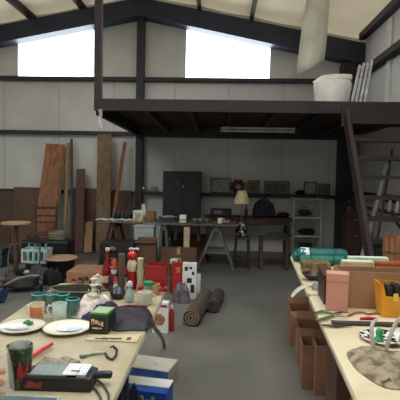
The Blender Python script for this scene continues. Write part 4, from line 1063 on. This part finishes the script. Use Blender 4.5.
MB().lathe([(.034, 0), (.036, .01), (.032, .08), (.028, .12), (0, .125)], 22).build('robe', redcloth, r)
MB().lathe([(.03, .12), (.034, .14), (.03, .18), (.02, .195), (0, .2)], 22).build('body', ivory, r)
MB().blob((0, 0, .225), (.033, .033, .033), 0, 20, 12).build('ball', mat('glossy_red', (206, 24, 26), .12, coat=.5), r)
for s_ in (-1, 1): MB().blob((.012 + s_ * .018, 0, .268), (.018, .01, .011), .1, 10, 8, 1).build('bow_loop', mat('silver_bow', (180, 186, 184), .3, .4), r)
MB().blob((.012, 0, .265), (.008, .008, .008), 0, 8, 6).build('bow_knot', mat('silver_bow', (180, 186, 184)), r)
for s_ in (-1, 1): MB().tube([(s_ * .028, 0, .16), (s_ * .046, -.01, .12), (s_ * .035, -.03, .1)], [.011, .01, .008]).build('arm', redcloth, r)
o = MB().lathe([(.026, 0), (.028, .01), (.02, .06), (.024, .13), (.018, .17), (.022, .215), (.015, .22), (0, .215)], 20).build('ivory_candle', mat('ivory_wax', (190, 180, 142), .5), loc=(ox(141.5), 2.93, TZ)); tag(o, 'ivory sculpted candle right of the red ball figurine', 'candle')
r = thing('cream_figurine', 'small cream figurine with a red cap in front of the wooden pillar', 'figurine', (ox(121), 2.82, TZ))
MB().lathe([(.022, 0), (.024, .01), (.016, .05), (.01, .07), (0, .071)], 18).build('robe', ivory, r)
MB().blob((0, 0, .083), (.014, .013, .015), 0, 12, 8).build('head', mat('skin_paint', (206, 150, 118)), r)
MB().lathe([(.016, .09), (.012, .105), (0, .12)], 14).build('hat', redcloth, r)
r = thing('white_angel', 'white winged figurine just left of the tall red bottle', 'figurine', (ox(101), 2.9, TZ))
MB().lathe([(.026, 0), (.028, .008), (.016, .06), (.01, .085), (0, .086)], 18).build('robe', china, r)
MB().blob((0, 0, .098), (.014, .014, .015), 0, 12, 8).build('head', china, r)
for s_ in (-1, 1): MB().blob((s_ * .022, .008, .075), (.018, .005, .024), .1, 10, 8, 2).build('wing', china, r)
# red bin
a = W(146, 291, Y=2.99).x; b = W(168.5, 291, Y=2.99).x; h = W(157, 265, Y=2.95).z - TZ
rbn = thing('red_bin', 'bright red open plastic bin at the far corner of the table', 'bin', ((a + b) / 2 - .003, 2.985, TZ), 0)
hw = (b - a) / 2 - .004; t_ = .004
MB().prism([(-hw * .92, 0), (hw * .92, 0), (hw, h), (-hw, h)], -.065, -.061).prism([(-hw * .92, 0), (hw * .92, 0), (hw, h), (-hw, h)], .061, .065).add([(-hw * .92, -.061, 0), (-hw, -.061, h), (-hw, .061, h), (-hw * .92, .061, 0), (-hw * .92 + t_, -.061, 0), (-hw + t_, -.061, h), (-hw + t_, .061, h), (-hw * .92 + t_, .061, 0)], [(0, 1, 2, 3), (7, 6, 5, 4), (0, 4, 5, 1), (1, 5, 6, 2), (2, 6, 7, 3)]).add([(hw * .92, -.061, 0), (hw, -.061, h), (hw, .061, h), (hw * .92, .061, 0), (hw * .92 - t_, -.061, 0), (hw - t_, -.061, h), (hw - t_, .061, h), (hw * .92 - t_, .061, 0)], [(3, 2, 1, 0), (4, 5, 6, 7), (1, 5, 4, 0), (2, 6, 5, 1), (3, 7, 6, 2)]).bx(-hw * .92, hw * .92, -.061, .061, 0, .005).build('body', red, rbn)
MB().bx(-hw - .003, hw + .003, -.07, -.0655, h - .012, h).build('rim', red, rbn)
q = at(156, 292)
r = thing('peach_cup', 'peach coloured cup in front of the red bin', 'cup', (q[0], 2.84, TZ))
MB().lathe([(.026, 0), (.028, .004), (.034, .07), (.031, .07), (.026, .01), (0, .01)], 22).build('body', mat('peach_glaze', (214, 160, 116), .4), r)
MB().tube([(-.031, 0, .055), (-.048, 0, .05), (-.046, 0, .025), (-.029, 0, .02)], .004).build('handle', mat('peach_glaze', (214, 160, 116)), r)
q = at(146, 288)
r = thing('red_bow', 'shiny red ribbon bow lying left of the peach cup', 'bow', (ox(147) , 2.885, TZ))
for s_ in (-1, 1): MB().blob((s_ * .022, 0, .03), (.022, .014, .018), .15, 12, 8, 2).build('loop', red, r)
MB().blob((0, 0, .028), (.01, .012, .012), 0, 10, 8).build('knot', red, r)
r2 = thing('red_bow', 'shiny red ribbon bow at the table corner right of the peach cup', 'bow', (ox(165), 2.87, TZ), .4)
for s_ in (-1, 1): MB().blob((s_ * .02, 0, .03), (.02, .014, .018), .15, 12, 8, 5).build('loop', red, r2)
MB().blob((0, 0, .028), (.01, .012, .012), 0, 10, 8).build('knot', red, r2)

# ================================================================ ON THE RIGHT TABLES
T = Matrix.Rotation(rzr, 3, 'Z')
# --- teal rolls
def rollx(name, label, x0, x1, Y, r_, m, endm):
    a = W(x0, 255, Y=Y).x; b = W(x1, 255, Y=Y).x; c = (a + b) / 2; hl = (b - a) / 2
    r = thing(name, label, 'sleeping bag', (c, Y, TZ), rzr * .5)
    n = 12; pts = [(-hl + 2 * hl * k / n, 0, r_ * 1.0) for k in range(n + 1)]
    rad = [r_ * (.8 if k in (0, n) else (.97 + .03 * math.sin(k * 2))) for k in range(n + 1)]
    MB().tube(pts, rad, n=24, flat=1).build('roll', m, r)
    for k in (3, 9): MB().tube([(-hl + 2 * hl * k / n - .006, 0, r_ * 1.0), (-hl + 2 * hl * k / n + .006, 0, r_ * 1.0)], r_ * .995 + .003, n=24).build('strap', mat('dark_teal_strap', (16, 60, 58), .7), r)
    return r, hl
teal = mat('teal_nylon', (18, 104, 98), .55, c2=(12, 78, 76), scale=14, bump=.3)
r, hl = rollx('rolled_sleeping_bag', 'upper back teal roll with a white printed end', 297, 346, 4.14, .066, teal, None)
o = MB().tube([(-hl + .03, 0, .066), (-hl + .11, 0, .066)], .0675, n=24).build('printed_end', mat('white_teal_print', (222, 230, 220), .7, c2=(24, 108, 100), scale=26, lo=.5, hi=.56), r, label='white printed patch on the end')
MB().blob((-hl - .01, 0, .05), (.03, .045, .045), .1, 12, 8, 3).build('bunched_end', teal, r)
rollx('rolled_sleeping_bag', 'thinner teal roll lying in front of the printed teal roll', 300, 344, 3.99, .046, mat('green_teal_nylon', (20, 116, 96), .55, bump=.3, scale=14), None)
# --- cardboard large box
Yc = 2.66
x0 = W(343, 312, z=TZ); xa = edge(Yc) + .145
cbx = thing('cardboard_box', 'large open cardboard box on the right table behind the yellow caddy', 'box', (xa + .25, Yc + .09, TZ), rzr)
hx, hy, h = .25, .085, W(370, 272.5, Y=Yc).z - TZ
MB().bx(-hx, hx, -hy, -hy + .005, 0, h).bx(-hx, hx, hy - .005, hy, 0, h).bx(-hx, -hx + .005, -hy + .005, hy - .005, 0, h).bx(hx - .005, hx, -hy + .005, hy - .005, 0, h).bx(-hx + .005, hx - .005, -hy + .005, hy - .005, 0, .005).build('body', card_light, cbx)
MB().bar((0, hy + .003, h), (0, hy + .02, h - .1), 2 * hx - .01, .004).build('flap', card_light, cbx)
# --- salmon box
a = W(325.5, 311.5, z=TZ); b = W(347, 311.5, z=TZ)
sb = thing('salmon_box', 'tall salmon pink box with a fitted lid on the right table', 'box', ((a.x + b.x) / 2 + .012, a.y + .05, TZ), -.24)
hw = (b.x - a.x) / 2; h = W(336, 274, Y=a.y).z - TZ
sm_ = mat('salmon_card', (206, 148, 126), .6, c2=(192, 134, 112), scale=5)
MB().bx(-hw + .002, hw - .002, -.045, .045, 0, h - .03).build('body', sm_, sb, .002)
MB().bx(-hw, hw, -.048, .048, h - .045, h).build('lid', sm_, sb, .002)
# --- dark patterned boxes behind left
dp = mat('dark_patterned_card', (88, 58, 44), .6, c2=(58, 38, 32), scale=18)
a = W(317, 300, z=TZ)
r = thing('dark_wood_box', 'dark brown box left behind the salmon box', 'box', (edge(2.86) + .11, 2.86, TZ), rzr)
MB().bx(-.045, .03, -.13, .12, 0, .175).build('body', dp, r, .003)
MB().bx(-.047, .032, -.132, .122, .15, .18).build('lid', mat('dark_lid_card', (74, 50, 40), .6), r, .002)
r = thing('gold_patterned_box', 'gold and brown patterned gift box before the teal rolls', 'box', (W(317, 262, Y=3.7).x, 3.72, TZ), rzr)
MB().bx(-.12, .1, -.08, .08, 0, .08).build('body', mat('gold_pattern', (150, 124, 78), .5, c2=(70, 56, 44), scale=26), r, .003)
MB().bx(-.122, .102, -.082, .082, .055, .085).build('lid', mat('gold_pattern', (150, 124, 78)), r, .002)
q = W(312, 281, z=TZ)
r = thing('black_bowl', 'black bowl with reddish rim near the curled paper', 'bowl', (q.x + .02, 3.4, TZ))
MB().lathe([(.04, 0), (.05, .005), (.085, .04), (.09, .05), (.084, .05), (.05, .014), (0, .012)], 28).build('body', black, r)
MB().tube([(.088 * math.cos(a * PI / 14), .088 * math.sin(a * PI / 14), .051) for a in range(29)], .003, n=6).build('rim', mat('reddish_rim', (120, 62, 48), .4), r)
o = simple('grey_cloth', MB().pillow([(-.05, -.05), (.04, -.06), (.06, .02), (0, .06), (-.05, .03)], .05, 0, .3, 4), mat('grey_linen', (108, 112, 112), .9, c2=(160, 162, 158), scale=14), 'crumpled grey cloth below the curled paper at the table joint', 'cloth', loc=(edge(3.12) + .1, 3.12, TZ))
# curled paper
pts = [W(317, 282, Y=3.22), W(309, 284.5, Y=3.2), W(301, 287.5, Y=3.17), W(295, 292, Y=3.15), W(291, 297.5, Y=3.13)]
v = []; f = []
for i, p in enumerate(pts):
    for s_ in (-1, 1): v.append(p + Vector((0.0, s_ * .03, s_ * .008)))
for i in range(len(pts) - 1): f.append((2 * i, 2 * i + 1, 2 * i + 3, 2 * i + 2))
o = MB().add(v, f).build('curled_paper', mat('cream_paper', (196, 180, 162), .7)); so = o.modifiers.new('s', 'SOLIDIFY'); so.thickness = .002
sb2 = o.modifiers.new('sub', 'SUBSURF'); sb2.levels = 2; sb2.render_levels = 2
tag(o, 'curled cream paper strip poking out over the table edge', 'paper')
# cream / terracotta boxes
def standing(name, label, x0, x1, ytop, Y, m, dep=.08, cat='box', mark=None):
    a = W(x0, ytop, Y=Y); b = W(x1, ytop, Y=Y); hw = (b.x - a.x) / 2; h = (a.z + b.z) / 2 - TZ
    r = thing(name, label, cat, ((a.x + b.x) / 2, Y + dep / 2, TZ), 0)
    MB().bx(-hw, hw, -dep / 2, dep / 2, 0, h).build('body', m, r, .003)
    MB().bx(-hw + .004, hw - .004, -dep / 2 + .004, dep / 2 - .004, h, h + .004).build('top_edge', paper if not mark else m, r)
    if mark: MB().bx(.03, .065, -dep / 2 - .002, -dep / 2 + .001, h - .05, h - .03).build('printed_mark', mark, r)
    return r
standing('cream_box', 'cream box standing behind the large cardboard box', 343, 375, 262, 2.95, mat('cream_card', (216, 196, 150), .6), .06)
standing('terracotta_box', 'terracotta orange box with a white mark right of the cream box', 376, 404, 263, 2.95, mat('terracotta_card', (168, 88, 48), .6), .06, mark=white)
standing('pale_green_binder', 'flat pale green folder edge behind the cream box', 349, 389, 258, 3.35, mat('pale_green_card', (190, 214, 176), .6, c2=(120, 180, 140), scale=10), .06)
# slatted basket
q = W(399, 262, Y=3.35)
sk = thing('slatted_basket', 'brown wooden slatted basket at the right edge of the far table', 'basket', (W(402, 255, Y=3.5).x, 3.62, TZ), 0)
m_ = MB()
for k in range(14):
    a = 2 * PI * k / 14
    m_.bar((.085 * math.cos(a), .085 * math.sin(a), .01), (.1 * math.cos(a), .1 * math.sin(a), .325 + .01 * math.sin(k * 2)), .036, .004, up=(math.cos(a), math.sin(a), 0))
m_.build('slats', mat('honey_slats', (146, 96, 64), .6, c2=(116, 74, 48), scale=9, stretch=(4, 4, .5)), sk)
for z, rr in ((.05, .089), (.2, .1)): MB().tube([(rr * math.cos(a * PI / 12), rr * math.sin(a * PI / 12), z) for a in range(25)], .005, n=6).build('hoop', wood_dark, sk)
MB().lathe([(.084, .002), (.084, .01), (0, .01)], 20).build('bottom', wood_tan, sk)
# yellow caddy
a = W(382, 317.5, z=TZ)
yc = thing('yellow_tool_caddy', 'yellow-orange plastic caddy full of black tool batteries', 'caddy', (a.x + .12, a.y + .06, TZ), 0)
ym = mat('yellow_orange', (234, 158, 36), .4)
h = W(385, 284, Y=a.y).z - TZ
m_ = MB(); m_.prism([(-.11, 0), (.13, 0), (.15, h * .85), (.15, h * .62), (.0, h * .62), (-.09, h * .62), (-.105, h), (-.135, h)], -.055, -.05)
m_ = MB(); m_.prism([(-.115, 0), (.13, 0), (.15, h * .62), (-.1, h * .62), (-.118, h), (-.138, h)], -.055, -.05)
m_.prism([(-.115, 0), (.13, 0), (.15, h * .9), (-.13, h)], .05, .055)
m_.add([(-.115, -.05, 0), (-.138, -.05, h), (-.13, .05, h), (-.115, .05, 0), (-.11, -.05, 0), (-.132, -.05, h), (-.124, .05, h), (-.11, .05, 0)], [(0, 1, 2, 3), (7, 6, 5, 4), (0, 4, 5, 1), (1, 5, 6, 2), (2, 6, 7, 3)])
m_.bx(-.11, .13, -.05, .05, 0, .005)
m_.build('body', ym, yc)
for k in range(5):
    x = -.075 + .045 * k
    ba = thing('tool_battery', ['leftmost black battery in the yellow caddy', 'second black battery from the left in the yellow caddy', 'middle black battery in the yellow caddy', 'fourth black battery in the yellow caddy', 'fifth black battery at the right in the yellow caddy'][k], 'battery', (yc.location.x + x, yc.location.y, TZ + .006), 0, 'tool batteries in the yellow caddy')
    hh = h * (.84 + .06 * math.sin(k * 2))
    MB().bx(-.018, .018, -.042, .042, 0, hh).build('case', black, ba, .004)
    MB().bx(-.012, .012, -.02, .03, hh, hh + .008).build('terminal', mat('dark_grey_plastic', (58, 60, 62), .5), ba)
MB().bx(-.06, -.035, -.058, -.0555, h * .5, h * .72).build('latch', mat('pale_yellow', (236, 206, 96), .4), yc)
# long dark bar & tools
q0 = W(332, 324.5, z=TZ); q1 = W(412, 325.5, z=TZ)
sw = thing('hand_saw', 'long dark hand saw with a red grip lying before the boxes', 'saw', (q0.x, q0.y + .01, TZ), 0)
L = q1.x - q0.x
MB().bx(0, L, -.022, .022, .004, .014).build('bar', mat('dark_rusty_bar', (58, 50, 46), .6), sw, .002)
a = W(357, 320, z=TZ).x - q0.x; b = W(373, 320, z=TZ).x - q0.x
MB().tube([(a, .028, .024), ((a + b) / 2, .03, .027), (b, .03, .024)], [.008, .011, .009], n=12).build('grip', mat('grip_red', (196, 44, 40), .4), sw, label='red grip')
gsh = thing('pruning_shears', 'green handled pruning shears at the left edge of the near table', 'shears', W(331, 317, z=TZ), 0)
def gl(px, py, dz=.01): return Vector(W(px, py, z=TZ)) - gsh.location + Vector((0, 0, dz))
gm = mat('green_grips', (96, 128, 74), .5)
MB().tube([gl(314, 315), gl(322, 313.5, .014), gl(333, 315.5)], [.007, .009, .006], n=10).build('handle', gm, gsh)
MB().tube([gl(316, 322), gl(324, 321, .014), gl(334, 317)], [.007, .009, .006], n=10).build('handle', gm, gsh)
MB().tube([gl(333, 315.5), gl(342, 314, .012), gl(350, 315)], [.007, .009, .002], n=8, flat=.5).build('blade', steel, gsh)
MB().tube([gl(333, 317), gl(342, 319, .012), gl(349, 319)], [.007, .008, .002], n=8, flat=.5).build('blade', chrome, gsh)
MB().lathe([(.009, 0), (.009, .018), (0, .02)], 12, at=tuple(gl(333, 316.3, 0))).build('pivot', chrome, gsh)
q = W(326, 326, z=TZ)
simple('dark_pliers', MB().tube([W(322, 325, z=TZ + .01), W(335, 326, z=TZ + .01), W(352, 325, z=TZ + .01)], [.006, .01, .006], n=10, flat=.7), black, 'short black tool in front of the green shears', 'pliers')
simple('tan_rope', MB().tube([W(x, y, z=TZ + .007) for x, y in ((348, 315.5), (355, 312.5), (362, 312), (368, 314), (376, 313), (383, 314.5))], .006), mat('tan_rope', (156, 118, 74), .9), 'bit of tan rope in front of the large cardboard box', 'rope')
# plate with pattern + green ornament
q = W(383, 340, z=TZ)
r = thing('patterned_plate', 'white plate with black leafy pattern half under the camouflage bag straps', 'plate', (q.x, q.y, TZ))
MB().lathe([(.06, 0), (.065, .003), (.1, .014), (.108, .017), (.105, .019), (.065, .007), (0, .006)], 40).build('dish', mat('black_leaf_china', (226, 224, 214), .25, c2=(30, 30, 32), scale=34, lo=.5, hi=.55), r)
q = W(379, 343, z=TZ)
simple('green_ornament', MB().lathe([(.02, 0), (.022, .006), (.014, .02), (.018, .04), (.012, .055), (0, .06)], 16), mat('emerald_plastic', (60, 160, 96), .4), 'bright green ornament on the patterned plate', 'ornament', loc=(q.x, q.y, TZ + .012))
# camouflage bag
def outl(pts):
    v = [W(*p_, z=TZ) for p_ in pts]; c = sum((Vector((p_.x, p_.y)) for p_ in v), Vector((0, 0))) / len(v)
    return [(p_.x - c.x, p_.y - c.y) for p_ in v], (c.x, c.y, TZ)
ou, c = outl([(347, 353), (353, 366), (364, 376), (380, 386), (396, 390), (420, 388), (438, 370), (425, 356), (400, 353), (378, 352), (360, 351)])
cbg = thing('cloth_satchel', 'grey-brown mottled cloth satchel with stiff strap loops, right foreground', 'bag', c)
camo = mat('mottled_canvas', (160, 144, 114), .9, c2=(100, 88, 70), scale=22, bump=.6, lo=.4, hi=.62)
MB().pillow(ou, .036, 0, .36, 21, sub=6, rings=16).build('body', camo, cbg)
def strapf(pts, w_, name):
    v = []; f = []
    for (px, py, Y) in pts:
        p = W(px, py, Y=Y) - Vector(c)
        v += [p + Vector((-w_ / 2, 0, 0)), p + Vector((w_ / 2, 0.004, 0))]
    for i in range(len(pts) - 1): f.append((2 * i, 2 * i + 1, 2 * i + 3, 2 * i + 2))
    o = MB().add(v, f).build(name, mat('grey_webbing', (150, 144, 126), .8, c2=(184, 180, 164), scale=40), cbg)
    so = o.modifiers.new('s', 'SOLIDIFY'); so.thickness = .004
    su_ = o.modifiers.new('sub', 'SUBSURF'); su_.levels = 2; su_.render_levels = 2
strapf([(374, 352, 1.93), (373, 342, 1.95), (371.5, 332, 1.97), (372.5, 323, 2.0), (376, 318.5, 2.03), (382, 317.5, 2.07)], .022, 'strap')
strapf([(386, 352, 1.9), (389, 340, 1.92), (393, 329, 1.95), (398, 320, 1.97), (405, 313, 2.0), (414, 312, 2.02)], .024, 'strap')
MB().tube([W(382, 381, Y=1.66) - Vector(c), W(388, 376, Y=1.68) - Vector(c), W(393, 382, Y=1.66) - Vector(c)], [.008, .014, .004], n=8, flat=.4).build('torn_flap', camo, cbg)

# ---------------------------------------------------------------- cartons along the right tables
brn = mat('brown_carton', (150, 110, 82), .85, c2=(132, 94, 70), scale=4)
cart_px('cardboard_box', 'farthest open cardboard box on the floor beside the right tables', 291, 313, 312, 347, brn, .28, open_=True, rz=rzr)
cart_px('cardboard_box', 'second open cardboard box from the far end beside the right tables', 299, 325, 329, 366, brn, .25, open_=True, rz=rzr, flaps=(0, 1, 1, 0))
cart_px('cardboard_box', 'narrow open cardboard box, third from the far end under the table edge', 303, 318, 346, 390, mat('brown_carton2', (140, 104, 78), .85), .22, open_=True, rz=rzr, flaps=(0, 1, 0, 0))
cart_px('cardboard_box', 'open cardboard box with a torn corner below the near table edge', 316, 332, 346, 396, brn, .2, open_=True, rz=rzr, flaps=(0, 0, 0, 0))
X0 = edge(2.3) + .06
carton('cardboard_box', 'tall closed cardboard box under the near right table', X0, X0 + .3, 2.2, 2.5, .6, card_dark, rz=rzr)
carton('cardboard_box', 'cardboard box at the bottom edge under the near right table', X0 + .02, X0 + .4, 1.75, 2.12, .47, mat('brown_carton3', (138, 100, 74), .85), rz=rzr)
